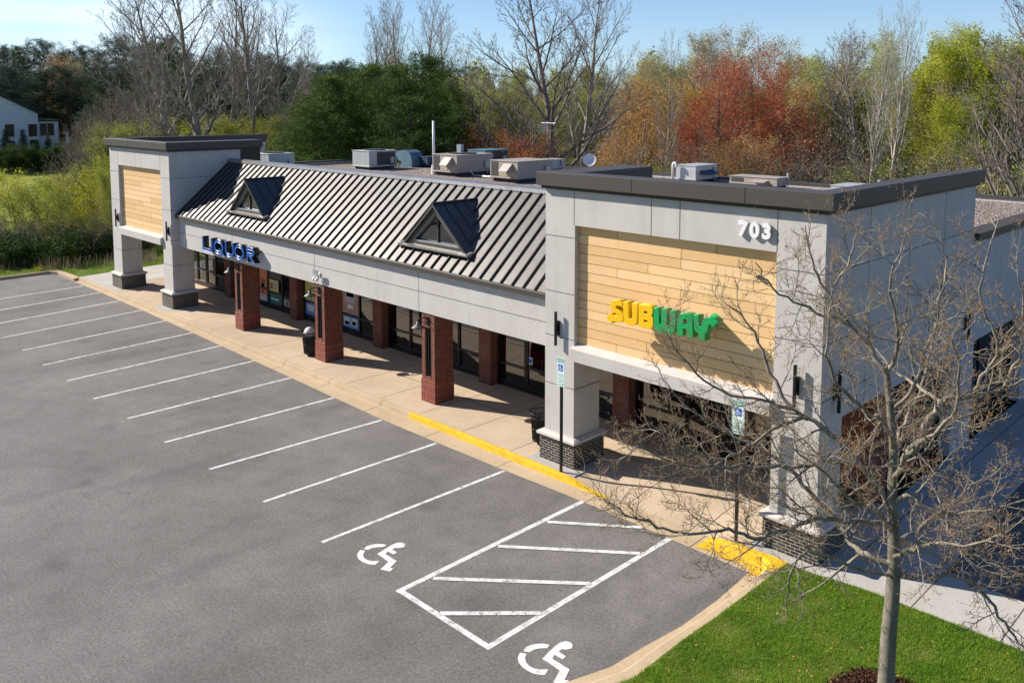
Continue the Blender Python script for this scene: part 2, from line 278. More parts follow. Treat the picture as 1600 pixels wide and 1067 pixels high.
def npmesh(name, V, Fq, mats, parent=None, smooth=False, mi=None):
    me = bpy.data.meshes.new(name); V = np.asarray(V, np.float32); Fq = np.asarray(Fq, np.int32); n, k = Fq.shape
    me.vertices.add(len(V)); me.vertices.foreach_set('co', V.ravel()); me.loops.add(n*k); me.loops.foreach_set('vertex_index', Fq.ravel())
    me.polygons.add(n); me.polygons.foreach_set('loop_start', np.arange(n, dtype=np.int32)*k); me.polygons.foreach_set('loop_total', np.full(n, k, np.int32))
    for q in (mats if isinstance(mats, (list, tuple)) else [mats]): me.materials.append(q)
    if smooth: me.polygons.foreach_set('use_smooth', [True]*n)
    me.update(calc_edges=True)
    if name is None: return me
    o = bpy.data.objects.new(name, me); COL.objects.link(o)
    if parent is not None: o.parent = parent
    return o
def flat_shape(splines, depth, bevel=0., text=None, size=1., bold=0., space=1.):
    """filled outline(s) in the XY plane, extruded both ways -> mesh data"""
    if text is None:
        cu = bpy.data.curves.new('shape', 'CURVE')
        for sp in splines:
            s = cu.splines.new('POLY'); s.points.add(len(sp)-1); s.use_cyclic_u = True
            for p, q in zip(s.points, sp): p.co = (q[0], q[1], 0, 1)
    else:
        cu = bpy.data.curves.new('shape', 'FONT'); cu.body = text; cu.size = size; cu.offset = bold; cu.space_character = space; cu.align_x = 'CENTER'; cu.align_y = 'CENTER'
    if text is None: cu.dimensions = '2D'
    cu.fill_mode = 'BOTH' if depth or text is not None else 'FRONT'; cu.extrude = depth/2; cu.bevel_depth = bevel; cu.bevel_resolution = 1
    o = bpy.data.objects.new('shape', cu); COL.objects.link(o); bpy.context.view_layer.update()
    me = bpy.data.meshes.new_from_object(o.evaluated_get(bpy.context.evaluated_depsgraph_get())); bpy.data.objects.remove(o); bpy.data.curves.remove(cu); return me
def put(me, name, mat, parent, mw):
    me.transform(mw); o3 = org(parent); me.transform(Matrix.Translation(-o3)); me.materials.clear(); me.materials.append(mat)
    o = bpy.data.objects.new(name, me); COL.objects.link(o)
    if parent is not None: o.parent = parent; ORG[o.name] = o3
    return o
FRONT = Matrix.Rotation(math.pi/2, 4, 'X')                # XY drawing -> stands facing -Y
def copy_tree(o, loc=None, rz=None, scale=None, label=None, group=None, mats=None):
    c = o.copy(); COL.objects.link(c)
    for ch in list(o.children):
        d = ch.copy(); COL.objects.link(d); d.parent = c
        for g in list(ch.children): e = g.copy(); COL.objects.link(e); e.parent = d
    if loc is not None: c.location = loc
    if rz is not None: c.rotation_euler.z = rz
    if scale is not None: c.scale = scale if hasattr(scale, '__len__') else (scale,)*3
    if label: c['label'] = label
    if group: c['group'] = group
    return c

# ================================================================ the setting
def sstep(t): t = np.clip(t, 0, 1); return t*t*(3-2*t)
def hgt(x, y):
    d = np.hypot(x-CP[0], y-CP[1]); back = sstep((d-62)/62)
    h = 3.2*back + 3.5*sstep((d-125)/140)
    lx = np.clip((d-55)/6, 0, 1)*np.clip((-40-x)/6, 0, 1)*np.clip((95-d)/25, 0, 1)       # a shallow swale behind the hedge
    return h-.9*lx-.13
xs = np.unique(np.concatenate([np.linspace(-700, -90, 40), np.linspace(-90, 60, 110), np.linspace(60, 500, 30)])); ys = np.unique(np.concatenate([np.linspace(-300, -30, 12), np.linspace(-30, 100, 100), np.linspace(100, 900, 50)]))
gx, gy = np.meshgrid(xs, ys); gz = hgt(gx, gy); nx, ny = len(xs), len(ys)
ii = (np.arange(ny-1)[:, None]*nx+np.arange(nx-1)[None, :]).ravel()
g = npmesh('ground', np.stack([gx.ravel(), gy.ravel(), gz.ravel()], 1), np.stack([ii, ii+1, ii+nx+1, ii+nx], 1), [M['field'], M['leaf_litter']], None, True)
cx_ = (gx[:-1, :-1]).ravel(); cy_ = gy[:-1, :-1].ravel(); dd = np.hypot(cx_-CP[0], cy_-CP[1]); ang = np.degrees(np.arctan2(-(cx_-CP[0]), cy_-CP[1]))
g.data.polygons.foreach_set('material_index', ((ang < 62) | (dd > 132)).astype(np.int32)); tag(g, kind='structure')
def sheet(name, poly, z, mat, zb=None):
    o = MB().prism(poly, zb if zb is not None else z-.08, z).build(name, mat); return tag(o, kind='structure')
# asphalt lot (its edges are the traced edges of the gutter)
lot = [(1.97, 0), (2.06, -1.36), (2.05, -2.62), (1.93, -3.63), (1.86, -4.5), (1.3, -6.2), (-.6, -7.6), (-1.5, -9), (-1.5, -34), (-90, -34), (-90, -12), (-43.3, -6), (-43.3, -.1), (-42.6, .17), (-40, .2), (-35.9, .24), (-30.5, .2), (-24.8, .12), (-19.2, 0), (-13.5, -.14), (-10.7, -.2), (-8, -.17), (-5.3, -.1), (-2.6, 0)]
sheet('parking_lot', lot, 0, M['asphalt'], -.3)
sheet('rear_drive', [(4.75, 2.85), (40, 3.4), (40, 60), (4.75, 60)], .02, M['asphalt'], -.3)
# lines
def strip(name, a, b, w, mat, z=.004, ext=0.):
    a = Vector((a[0], a[1])); b = Vector((b[0], b[1])); d = (b-a).normalized(); n = Vector((-d.y, d.x))*w/2; a = a-d*ext; b = b+d*ext
    o = MB().add([(a-n).to_3d()+Vector((0, 0, z)), (b-n).to_3d()+Vector((0, 0, z)), (b+n).to_3d()+Vector((0, 0, z)), (a+n).to_3d()+Vector((0, 0, z))], [(0, 1, 2, 3)]).build(name, mat); return tag(o, kind='structure')
near = [(-5.284, -.127), (-8.032, -.207), (-10.662, -.246), (-13.47, -.143), (-16.381, -.036), (-19.207, .006), (-22.062, .072), (-24.833, .165), (-27.708, .171), (-30.478, .19), (-33.27, .2), (-35.928, .23), (-38.3, .17)]
outr = [(-5.442, -5.722), (-8.181, -5.676), (-10.958, -5.747), (-13.658, -5.828), (-16.373, -5.863), (-19.039, -5.953), (-21.681, -5.95), (-24.322, -5.968), (-27.019, -5.934), (-29.7, -6), (-32.4, -6.05), (-35.1, -6.05), (-37.8, -6)]
for a, b in zip(near, outr): strip('parking_line', (a[0], a[1]-.03), b, .105, M['white'])
strip('aisle_line', (-2.625, -.02), (-2.65, -5.73), .13, M['white']); strip('aisle_line', (-.035, .0), (-.059, -5.7), .13, M['white']); strip('aisle_line', (-2.65, -5.66), (-.06, -5.64), .13, M['white'], .008)
for a, b in (((-2.52, -1.43), (-.776, -.05)), ((-2.52, -3.03), (-.1, -1.03)), ((-2.52, -4.9), (-.1, -2.73)), ((-1.47, -5.6), (-.1, -4.2))): strip('hatch_line', a, b, .125, M['white'], .012)
A1 = [(-4.538, -5.23), (-4.584, -5.108), (-4.565, -4.997), (-4.515, -4.907), (-4.443, -4.821), (-4.329, -4.753), (-4.295, -4.86), (-4.385, -4.967), (-4.431, -5.058), (-4.439, -5.182)]
A2 = [(-4.546, -5.303), (-4.448, -5.243), (-4.377, -5.349), (-4.274, -5.421), (-4.179, -5.449), (-4.07, -5.438), (-3.981, -5.391), (-3.913, -5.318), (-3.875, -5.28), (-3.815, -5.423), (-3.884, -5.493), (-3.982, -5.543), (-4.109, -5.563), (-4.247, -5.555), (-4.367, -5.515), (-4.456, -5.454), (-4.519, -5.366)]
A3 = [(-4.144, -5.146), (-4.194, -4.934), (-4.229, -4.736), (-4.24, -4.576), (-4.195, -4.47), (-4.112, -4.433), (-4.032, -4.453), (-3.975, -4.545), (-4.02, -4.65), (-4.084, -4.694), (-4.078, -4.791), (-3.901, -4.792), (-3.884, -4.896), (-4.07, -4.906), (-4.022, -5.015), (-3.615, -5.014), (-3.49, -5.286), (-3.427, -5.246), (-3.376, -5.371), (-3.587, -5.467), (-3.712, -5.161), (-4.003, -5.142)]
for k, (dx, dy) in enumerate(((0, 0), (5.01, -.04))):
    me = flat_shape([[(x+dx, y+dy) for x, y in s] for s in (A1, A2, A3)], 0); tag(put(me, 'wheelchair_symbol', M['sym'], None, Matrix.Translation((0, 0, .005))), kind='structure')
# gutter + kerb along the shops; the kerb dips to a ramp between X -3.4 and 1.2
def kz(x): return .15-.145*float(sstep((x+3.9)/1.5))*(1-float(sstep((x-.45)/.9)))
edge = sorted([p for p in lot if p[1] > -.25 and p[0] < 1.98 and p[0] > -41])
def ey(x): return float(np.interp(x, [p[0] for p in edge], [p[1] for p in edge]))
kx = sorted(set([round(-40+i*.35, 3) for i in range(120)]+[1.97])); kx = [x for x in kx if -40 <= x <= 1.97]
def sweep(name, prof, xs_, mat, m=None):
    mb = MB(); n = None
    for x in xs_:
        p = prof(x); n = len(p); mb.v += [(x, y, z) for y, z in p]
    for i in range(len(xs_)-1):
        for k in range(n-1): mb.f.append((i*n+k, (i+1)*n+k, (i+1)*n+k+1, i*n+k+1)); mb.m.append(0)
    o = mb.build(name, mat, None, False); return tag(o, kind='structure')
sweep('gutter', lambda x: [(ey(x)-.02, -.05), (ey(x)-.02, .006), (.44, .016)], kx, M['curb'])
sweep('kerb', lambda x: [(.44, .0), (.44, .012), (.47, kz(x)*.9+.014), (.50, kz(x)+.014), (.64, kz(x)+.016), (.64, -.1)], kx, M['curb'])
yk = lambda a, b: [a]+[x for x in kx if a < x < b]+[b]
sweep('yellow_kerb_paint', lambda x: [(.425+.012*math.sin(x*5), .020), (.436, .020), (.464, kz(x)*.9+.020), (.496, kz(x)+.020), (.585+.02*math.sin(x*7), kz(x)+.021)], yk(-10.2, -2.3), M['yellow'])
sweep('yellow_kerb_paint', lambda x: [(.10+.06*math.sin(x*9), .020), (.434, .021), (.464, kz(x)*.9+.021), (.496, kz(x)+.021), (.63, kz(x)+.023)], yk(.6, 1.97), M['yellow'])
# pavement: follows the ramp
mb = MB(); px_ = [x for x in kx if x < 1.9]+[1.95, 2.55, 2.9, 4.0, 5, 6, 7.2, 9, 12, 18, 26]; py_ = [.64, 1.1, 1.6, 2.1, 2.6, 3.4, 4.8]
def pz(x, y): return .15-(.15-kz(x) if x < 1.9 else 0)*(1-float(sstep((y-.64)/1.3)))
for x in px_:
    for y in py_: mb.v.append((x, y if x < 2.95 or y > .7 else (.64 if x < 3 else .82+.02*(x-4)), pz(x, y)))
n = len(py_)
for i in range(len(px_)-1):
    for k in range(n-1):
        if px_[i] >= 2.9 and py_[k+1] > 2.7 and px_[i] > 4.6: continue
        mb.f.append((i*n+k, (i+1)*n+k, (i+1)*n+k+1, i*n+k+1)); mb.m.append(1 if px_[i] > 2.5 or px_[i] < -36.9 else 0)
tag(mb.build('sidewalk', [M['walk'], M['pale']]), kind='structure')
sheet('sidewalk_side_strip', [(2.9, 4.8), (4.75, 4.8), (4.75, 22), (2.9, 22)], .149, M['pale'], -.1)
for x0, x1, y0, y1 in ((-5.25, -3.5, .66, 2.4), (1.5, 3.2, .66, 2.4), (-36.8, -35.1, .66, 2.5), (-30.3, -28.75, .66, 2.5)): sheet('concrete_pad', [(x0, y0), (x1, y0), (x1, y1), (x0, y1)], .155, M['pad'], .1)
sheet('side_walk', [(-40.3, .6), (-36.3, .6), (-36.3, 7), (-40.9, 5.6)], .146, M['pale'], -.1)
# grass island by the camera with its kerb
ko = [(1.97, .0), (2.06, -1.36), (2.05, -2.62), (1.93, -3.63), (1.86, -4.5), (1.3, -6.2), (-.6, -7.6), (-1.5, -9), (-1.5, -34)]
ki = [(2.48, .62), (2.49, -.485), (2.48, -2.04), (2.44, -3.155), (2.45, -4.6), (1.85, -6.55), (-.2, -8.1), (-1, -9.3), (-1, -34)]
mb = MB(); n = 6
for (a, b), (c, d) in zip(ko, ki):
    o_ = Vector((a, b)); i_ = Vector((c, d)); v = i_-o_
    for t, z in ((0, -.05), (0, .007), (.52, .017), (.58, .135), (.64, .152), (1, .155)): p = o_+v*t; mb.v.append((p.x, p.y, z))
for i in range(len(ko)-1):
    for k in range(n-1): mb.f.append((i*n+k, (i+1)*n+k, (i+1)*n+k+1, i*n+k+1)); mb.m.append(0)
tag(mb.build('island_kerb', M['curb']), kind='structure')
tag(MB().prism([(1.97, .0), (2.03, -.4), (2.30, -.42), (2.5, -.42), (2.5, .655), (1.97, .655)], .0, .012).build('kerb_corner', M['curb']), kind='structure')
tag(MB().add([(1.95, .50, .168), (1.95, .655, .172), (2.50, .655, .172), (2.49, .02, .166), (2.33, .02, .166), (2.22, .42, .168), (2.26, .0, .024), (2.10, .40, .024), (1.95, .44, .024), (1.95, .05, .020), (2.0, -.12, .018)],
 [(0, 5, 2, 1), (5, 4, 3, 2), (8, 7, 5, 0), (7, 6, 4, 5), (9, 10, 6, 7), (9, 7, 8)]).build('yellow_kerb_paint', M['yellow']), kind='structure')
isl = ki[:-1]+[(-1, -34), (60, -34), (60, 1.5), (26, 1.24), (12, .98), (7.2, .88), (5, .84), (4.0, .80), (3, .62)]
sheet('grass_island', isl, .16, M['turf'], -.2)
# lawn strip and kerb at the far end of the lot
tag(MB().prism([(-43.45, -6), (-43.3, -6), (-43.3, -.1), (-43.45, .1)], -.1, .15).prism([(-43.45, .1), (-43.3, -.1), (-42.6, .17), (-40, .2), (-40.2, .6), (-42.6, .5), (-43.45, .35)], -.1, .148).build('end_kerb', M['curb']), kind='structure')
sheet('lawn_strip', [(-43.45, -30), (-43.45, .35), (-42.6, .5), (-40.3, .6), (-40.9, 5.6), (-36.3, 7.0), (-36.3, 24), (-44, 26), (-54.5, 14), (-54.5, -30)], .145, M['turf'], -.4)

# ================================================================ the shopping building
B = thing('shopping_building', 'long one-storey strip of shops with grey end towers and a dark seamed metal roof', 'building', (-16.8, 1.05, 0))
ZT, ZC = 7.58, 8.02; SO = 3.1
def tower(x0, x1, yf, xo1, xo2, zo, inner, jx, jl, jr, yb, slope_y):
    D = 1.05; tw = .35; mb = MB()
    mb.box(x0, xo1, yf, yf+D, .95, ZT); mb.box(xo2, x1, yf, yf+D, .95, ZT); mb.box(xo1, xo2, yf, yf+.55, zo, ZT); mb.box(xo1, xo2, yf+.17, yf+.55, SO+.02, zo)
    for s, xa, xb in (('L', x0, x0+tw), ('R', x1-tw, x1)):
        y2 = yb if s != inner else slope_y; mb.box(xa, xb, yf+D, y2, SO-.03, ZT)
    # panel joints
    j = MB(); t = .009; q = .003
    for x in jx: j.box(x-t, x+t, yf-q, yf+.01, zo, ZT-.01)
    for z in jl: j.box(x0-q, xo1, yf-q, yf+.01, z-t, z+t)
    for z in jr: j.box(xo2, x1+q, yf-q, yf+.01, z-t, z+t)
    for z in (jr if inner == 'R' else jl): j.box((xo1 if True else x0), xo1+q, yf, yf+D, z-t, z+t) if z < SO else None
    for z in jl:
        if z < SO: j.box(xo1-.01, xo1+q, yf, yf+D, z-t, z+t)
    for z in jr: j.box(x1-.01, x1+q, yf, (yf+D if z < SO else (slope_y if inner == 'R' else yb)), z-t, z+t)
    if inner == 'L':
        for y in (3.2, 5.5, 7.8): j.box(x1-.01, x1+q, y-t, y+t, 3.1, ZT-.02)
    mb.add(j.v, j.f, 1); w = mb.build('tower_wall', [M['stucco'], M['joint']], B)
    # wood-look planks
    rng = random.Random(int(x0*10)); pb = MB(); tones = []; rows = 13; z0 = 3.5; rh = (zo-z0)/rows; yp = yf+.155; Wd = xo2-xo1; unit = Wd/6 if inner == 'L' else Wd/5.2; full = unit*3
    pb.box(xo1, xo2, yp+.004, yp+.02, z0-.1, zo, 1); tones += [.5]*6
    for r in range(rows):
        zz = zo-(r+1)*rh; st = xo1-full+((2-r) % 4)*unit*1.0+unit*.35*0; x = st+unit*.33*0; cuts = [xo1]; k = xo1+(((1-r) % 4)+(.35 if inner == 'L' else .6))*unit
        while k > xo1+.05: k -= full+unit
        k += full+unit
        while k < xo2-.05: cuts.append(k); k += full+unit if False else full
        cuts.append(xo2)
        for a, b in zip(cuts, cuts[1:]):
            pb.box(a+.007, b-.007, yp-.008, yp+.004, zz+.008, zz+rh-.007); tones += [rng.random()]*6
            # fixing screws
            xx = a+.04
            while xx < b: pb.box(xx-.007, xx+.007, yp-.010, yp-.007, zz+.03, zz+.044, 1); tones += [.2]*6; pb.box(xx-.007, xx+.007, yp-.010, yp-.007, zz+rh-.05, zz+rh-.036, 1); tones += [.2]*6; xx += unit
    p = pb.build('wood_cladding', [M['wood'], M['plank_gap']], B); a = p.data.attributes.new('tone', 'FLOAT', 'FACE'); a.data.foreach_set('value', tones)
    # sill beam over the opening
    be = MB().prism([(yf-.13, SO), (yf-.13, 3.42), (yf+.16, 3.53), (yf+.5, 3.53), (yf+.5, SO)], xo1-.05, xo2+.0, 'X').build('sill_beam', M['stucco'], B)
    # cornice: U-shaped parapet open at the back
    c = .19; cb = MB(); T = 1.05
    def fas(xa, xb, ya, yb_, inn=None):
        cb.box(xa, xb, ya, yb_, ZT+.09, ZC)
    yl = yb if inner == 'R' else slope_y; yr = yb if inner == 'L' else slope_y+(1.05 if inner == 'R' else 0)
    fas(x0-c, x1+c, yf-c, yf+.42)
    cb.box(x0-c, x0+(T-.15 if inner == 'L' else .3), yf+.42, yl+c, ZT+.09, ZC); cb.box(x1-(T-.15 if inner == 'R' else .3), x1+c, yf+.42, yr+c*.5, ZT+.09, ZC)
    cb.box(x0-.09, x1+.09, yf-.09, yf+.4, ZT, ZT+.09, 1); cb.box(x0-.09, x0+.3, yf+.4, yl+.09, ZT, ZT+.09, 1); cb.box(x1-.3, x1+.09, yf+.4, yr+.05, ZT, ZT+.09, 1)
    if inner == 'R': cb.box(x1-.9, x1-.02, slope_y, slope_y+1.1, 6.0, ZT, 1)
    for xx in np.arange(x0+3.0, x1-.5, 3.05): cb.box(xx-.012, xx+.012, yf-c-.004, yf-c+.02, ZT+.085, ZC+.004, 1)
    cb.build('cornice', [M['bronze'], M['dark_metal']], B, bevel=.006)
    ib = MB(); ib.box(x0+.36, x1-.36, yf+.56, yb-.2, 6.25, 6.35); ib.build('tower_roof', M['membrane'], B)
    # pier bases
    for xa, xb in ((x0, xo1), (xo2, x1)):
        e = .1; k = MB().box(xa-e, xb+e, yf-e, yf+D+e, .1, .83).build('pier_base', M['dark_brick'], B)
        e2 = .17; MB().box(xa-e2, xb+e2, yf-e2, yf+D+e2, .83, .90).frustum(xa-e2, xb+e2, yf-e2, yf+D+e2, .90, .955, .1).build('pier_cap', M['cap'], k, bevel=.008)
X0, X1, YF = -4.92, 2.90, 1.05
hx = [at(x, 320, 'Y', YF).x for x in (897.2, 1018, 1062.7)]+[1.82]
jz = [6.33, 4.83, 3.62, 2.29]
tower(X0, X1, YF, -3.88, 1.82, 6.67, 'L', hx, jz, jz, 10.1, 4.4)
LY = 1.15; LX0, LX1 = -36.47, -29.08; lo1 = at(184.5, 257.5, 'Y', LY).x; lo2 = at(250.3, 265, 'Y', LY).x
lhx = [at(x, 240, 'Y', LY).x for x in (183.4, 210.5, 219.7, 249.2)]; ljz = [6.33, 4.83, 3.4, 2.2]
lyb = at(409, 210.5, 'X', LX0).y
tower(LX0, LX1, LY, lo1, lo2, 6.68, 'R', lhx, ljz, ljz, min(lyb, 12.5), 4.74)
# fascia band between the towers, gutter, sloping roof
BY = 1.5; ZB, ZG = 3.1, 4.42
j = MB()
for px, py in ((363, 380), (491, 400), (654, 430)): x = at(px, py, 'Y', BY).x; j.box(x-.009, x+.009, BY-.003, BY+.01, ZB, ZG-.02)
zj = at(636, 411, 'Y', BY).z
j.box(LX1, X0, BY-.003, BY+.01, 3.77-.009, 3.77+.009); fb = MB().box(LX1, X0, BY, BY+.35, ZB, ZG); fb.add(j.v, j.f, 1); fb.build('fascia_band', [M['stucco'], M['joint']], B)
gt = MB().prism([(BY-.16, ZG+.03), (BY-.16, ZG+.19), (BY+.1, ZG+.21), (BY+.3, ZG-.0), (BY-.05, ZG-.0)], LX1, X0, 'X').box(LX1, X0, BY-.03, BY+.2, ZG-.035, ZG, 1).build('gutter_trim', [M['bronze'], M['steel']], B, bevel=.006)
y0, z0, y1, z1 = BY-.13, 4.64, 4.18, 7.08; sl = (z1-z0)/(y1-y0); sn = Vector((0, -(z1-z0), y1-y0)).normalized()
ribs = MB(); xs_ = []; x = LX1+.25; pitch = .455
while x < X0-.1: xs_.append(x); x += pitch
h = .060; w = .024
def rib(mb, x, ya, yb, s=0):
    za, zb = z0+(ya-y0)*sl, z0+(yb-y0)*sl; a = Vector((x, ya, za)); b = Vector((x, yb, zb)); u = Vector((w, 0, 0)); n_ = sn*h
    mb.add([a-u, a+u, a+u*.7+n_, a-u*.7+n_, b-u, b+u, b+u*.7+n_, b-u*.7+n_], [(0, 1, 2, 3), (4, 7, 6, 5), (0, 4, 5, 1), (1, 5, 6, 2), (2, 6, 7, 3), (3, 7, 4, 0)])
DORM = [(-22.98, 1.46), (-10.55, 1.57)]; DY = 1.98; DZ = z0+(DY-y0)*sl+.02; DA = 6.55; DR = y0+(DA-z0)/sl
for x in xs_:
    cutb = None
    for cx, hw in DORM:
        t = abs(x-cx)/hw
        if t < 1: zz = DA-(DA-DZ)*t; cutb = y0+(zz-z0)/sl
    if cutb: rib(ribs, x, y0, DY-.1); rib(ribs, x, cutb+.02, y1)
    else: rib(ribs, x, y0, y1)
rm = MB().prism([(y0, z0), (y1, z1), (y1, z1-.1), (y0, z0-.06)], LX1, X0, 'X'); rm.add(ribs.v, ribs.f, 1); rm = rm.build('metal_roof', [M['roof'], M['rib']], B)
MB().prism([(y1-.16, z1-.09), (y1-.13, z1+.03), (y1+.05, z1+.085), (y1+.25, z1+.06), (y1+.25, z1-.3), (y1, z1-.3)], LX1, X0, 'X').build('ridge_cap', M['ridge'], rm)
for cx, hw in DORM:
    d = MB(); yb = DR; f = DY-.14; hh = DA-DZ; th = .1
    dm = MB()
    for s in (-1, 1):                                    # two roof slopes meeting at the ridge, running back to the main roof
        ov = .13; ex = s*(hw+ov); ez = DZ-ov*hh/hw; by = y0+(ez-z0)/sl
        top = [(cx, f-.08, DA+.07), (cx+ex, f-.08, ez+.02), (cx+ex, max(by, f)+.02, ez+.02), (cx, yb+.1, DA+.07)]; bot = [(p[0], p[1], p[2]-th) for p in top]
        dm.add(top+bot, [(0, 1, 2, 3), (4, 7, 6, 5), (0, 4, 5, 1), (1, 5, 6, 2), (2, 6, 7, 3), (3, 7, 4, 0)])
        for yy in np.arange(f+.36, yb-.15, .45):
            zz = max(ez+.02, z0+(yy-y0)*sl+.03); q = (DA+.07-zz)/(DA+.05-ez); dm.tube([(cx, yy, DA+.085), (cx+ex*q, yy, zz+.015)], .02, 4, 1)
    dm.tube([(cx, f-.08, DA+.09), (cx, yb+.1, DA+.09)], .045, 6, 1)
    dr = dm.build('dormer_roof', [M['roof'], M['rib']], rm)
    # front frame, recessed glass, projecting sill
    def tri(a, ya, yb_, mb, m=0, b=0.):
        o_ = [(cx-hw*a, DZ+b), (cx+hw*a, DZ+b), (cx, DZ+b+hh*a)]; return o_
    fr = MB(); out = [(cx-hw, DZ), (cx+hw, DZ), (cx, DZ+hh)]; k = .76; inn = [(cx-hw*k, DZ+.13), (cx+hw*k, DZ+.13), (cx, DZ+.13+hh*k)]; k2 = .70; in2 = [(cx-hw*k2, DZ+.17), (cx+hw*k2, DZ+.17), (cx, DZ+.17+hh*k2)]
    def ring(o_, i_, ya, yb_, m):
        vs = [(p[0], ya, p[1]) for p in o_]+[(p[0], ya, p[1]) for p in i_]+[(p[0], yb_, p[1]) for p in o_]+[(p[0], yb_, p[1]) for p in i_]
        fs = []
        for q in range(3):
            r = (q+1) % 3; fs += [(q, r, 3+r, 3+q), (3+q, 3+r, 9+r, 9+q), (6+q, 9+q, 9+r, 6+r), (q, 6+q, 6+r, r)]
        fr.add(vs, fs, m)
    ring(out, inn, f, f+.12, 0); ring(inn, in2, f+.025, f+.3, 1); fr.box(cx-.03, cx+.03, f+.12, f+.2, DZ+.17, DZ+.1+hh*.68, 0)
    fo = MB.build(fr, 'dormer_window', [M['bronze'], M['galv']], rm)
    MB().prism(in2, f+.17, f+.19, 'Y').build('dormer_pane', M['glass'], rm); MB().prism([(p[0], p[1]) for p in out], f+.5, f+.52, 'Y').build('dormer_back', M['inner'], rm)
    MB().prism([(f-.16, DZ-.07), (f-.16, DZ-.02), (f+.1, DZ+.06), (f+.1, DZ-.1)], cx-hw-.18, cx+hw+.18, 'X').build('dormer_sill', M['ridge'], rm)
# flat roof behind, its kerb, rear and side walls
mb = MB().box(-36.1, 2.7, 4.2, 21.55, 5.8, 6.0, 0)
fr_ = mb.build('flat_roof', M['gravel'], B)
MB().box(LX1, X0, 4.2, 4.4, 5.9, 7.0).build('roof_upstand', M['membrane'], B)
MB().box(-36.47, -36.12, min(lyb, 12.5)+.01, 21.8, .05, 6.18).box(-36.1, 2.5, 21.5, 21.85, .05, 6.12).box(2.55, 2.9, 10.11, 21.8, 3.07, 6.1).build('rear_wall', M['stucco'], B)
MB().box(2.47, 3.02, 10.22, 21.9, 6.1, 6.22).box(2.92, 3.0, 10.22, 21.9, 5.98, 6.1).box(-36.5, 2.47, 21.45, 21.95, 6.13, 6.2).box(-36.55, -36.05, min(lyb, 12.5)+.2, 21.45, 6.18, 6.26).build('parapet_coping', M['bronze'], B)
# soffits
MB().box(LX1, X0, BY+.35, 4.6, 3.16, 3.24).box(LX0+.35, LX1, LY+.56, 4.6, 3.2, 3.28).box(X0, X1-.36, YF+.56, 4.6, 3.2, 3.28).build('soffit', M['pwhite'], B)
# shop fronts
GY = 4.5
P = [-29.6, -23.32, -16.95, -10.66, -4.72]
pil = [(p-.3, p+.3, 4.12, 4.72) for p in P]+[(1.7, 2.66, 4.42, 5.3), (-36.1, -35.2, 4.42, 5.3)]
for a in pil: MB().box(a[0], a[1], a[2], a[3], .1, 3.2).build('brick_pilaster', M['brick'], B)
def pane(x0, x1, z0, z1, posters=(), door=False):
    t = .05; fr = MB(); y = GY
    fr.box(x0, x0+t, y-.06, y+.06, .16, 3.16); fr.box(x1-t, x1, y-.06, y+.06, .16, 3.16); fr.box(x0+t, x1-t, y-.055, y+.055, 3.02, 3.16)
    fr.box(x0+t, x1-t, y-.055, y+.055, .16, .36 if not door else .42); zr = .92 if not door else .98; fr.box(x0+t, x1-t, y-.05, y+.05, zr, zr+.07 if not door else zr+.1)
    if door: fr.box(x0+t, x0+t+.07, y-.05, y+.05, .42, 3.02); fr.box(x1-t-.07, x1-t, y-.05, y+.05, .42, 3.02); fr.box(x0+t+.07, x1-t-.07, y-.05, y+.05, 2.42, 2.52)
    o = fr.build('shop_door' if door else 'shop_window', M['dark_metal'], B, bevel=.004)
    MB().box(x0+t, x1-t, y-.008, y+.008, .36, 3.02).build('glass_pane', M['glass'], o)
    if door: MB().tube([(x1-.2, y-.06, 1.05), (x1-.2, y-.14, 1.08), (x1-.2, y-.14, 1.42), (x1-.2, y-.06, 1.45)], .014, 6).build('door_handle', M['dark_metal'], o)
    for (a, b, c, d, mat, extra) in posters:
        pm = MB().box(x0+a, x0+b, y-.013, y-.0095, c, d, 0)
        for e in extra: pm.box(x0+e[0], x0+e[1], y-.0165, y-.0135, e[2], e[3], e[4])
        pm.build('poster', mat, o)
PO, PW, PG, PB, PK, PR, PYL, PGY = (M[k] for k in ('orange', 'pwhite', 'pgreen', 'pblue', 'ppink', 'pred', 'pyel', 'pgrey'))
def bay(xa, items):
    x = xa
    for it in items: w_, kind, po = it; pane(x, x+w_, 0, 0, po, kind == 'd'); x += w_
can = [(.05, .82, .42, .62, 1), (.28, .55, .75, 1.5, 2), (.30, .53, 1.0, 1.25, 1), (.36, .48, 2.2, 2.4, 3), (.1, .75, .65, .70, 1)]
bay(-29.3, [(1.1, 'w', ()), (1.05, 'd', ()), (1.0, 'd', [(.08, .95, .4, 2.9, [PO, PW, PR, M['dark_metal']], can)]), (1.28, 'w', [(.06, .9, 1.0, 1.55, [PYL, PR, PGY], [(.15, .4, 1.1, 1.4, 1), (.5, .8, 1.15, 1.5, 2)]), (.06, 1.2, 1.6, 2.8, [M['innerd'], PO, PW], [(.8, 1.0, 2.0, 2.2, 1), (.2, .7, 2.2, 2.3, 2)]), (.06, 1.2, .4, .9, [PG, PW], [(.2, .9, .6, .68, 1)])]), (1.22, 'w', [(.1, 1.1, .42, .86, [M['innerd'], PW], [(.12, .2, .5, .8, 1), (.27, .4, .5, .56, 1), (.27, .4, .72, .78, 1), (.27, .32, .5, .78, 1), (.48, .53, .5, .78, 1), (.48, .65, .5, .55, 1), (.72, .76, .5, .78, 1), (.84, .88, .5, .78, 1), (.76, .84, .7, .74, 1)])])])
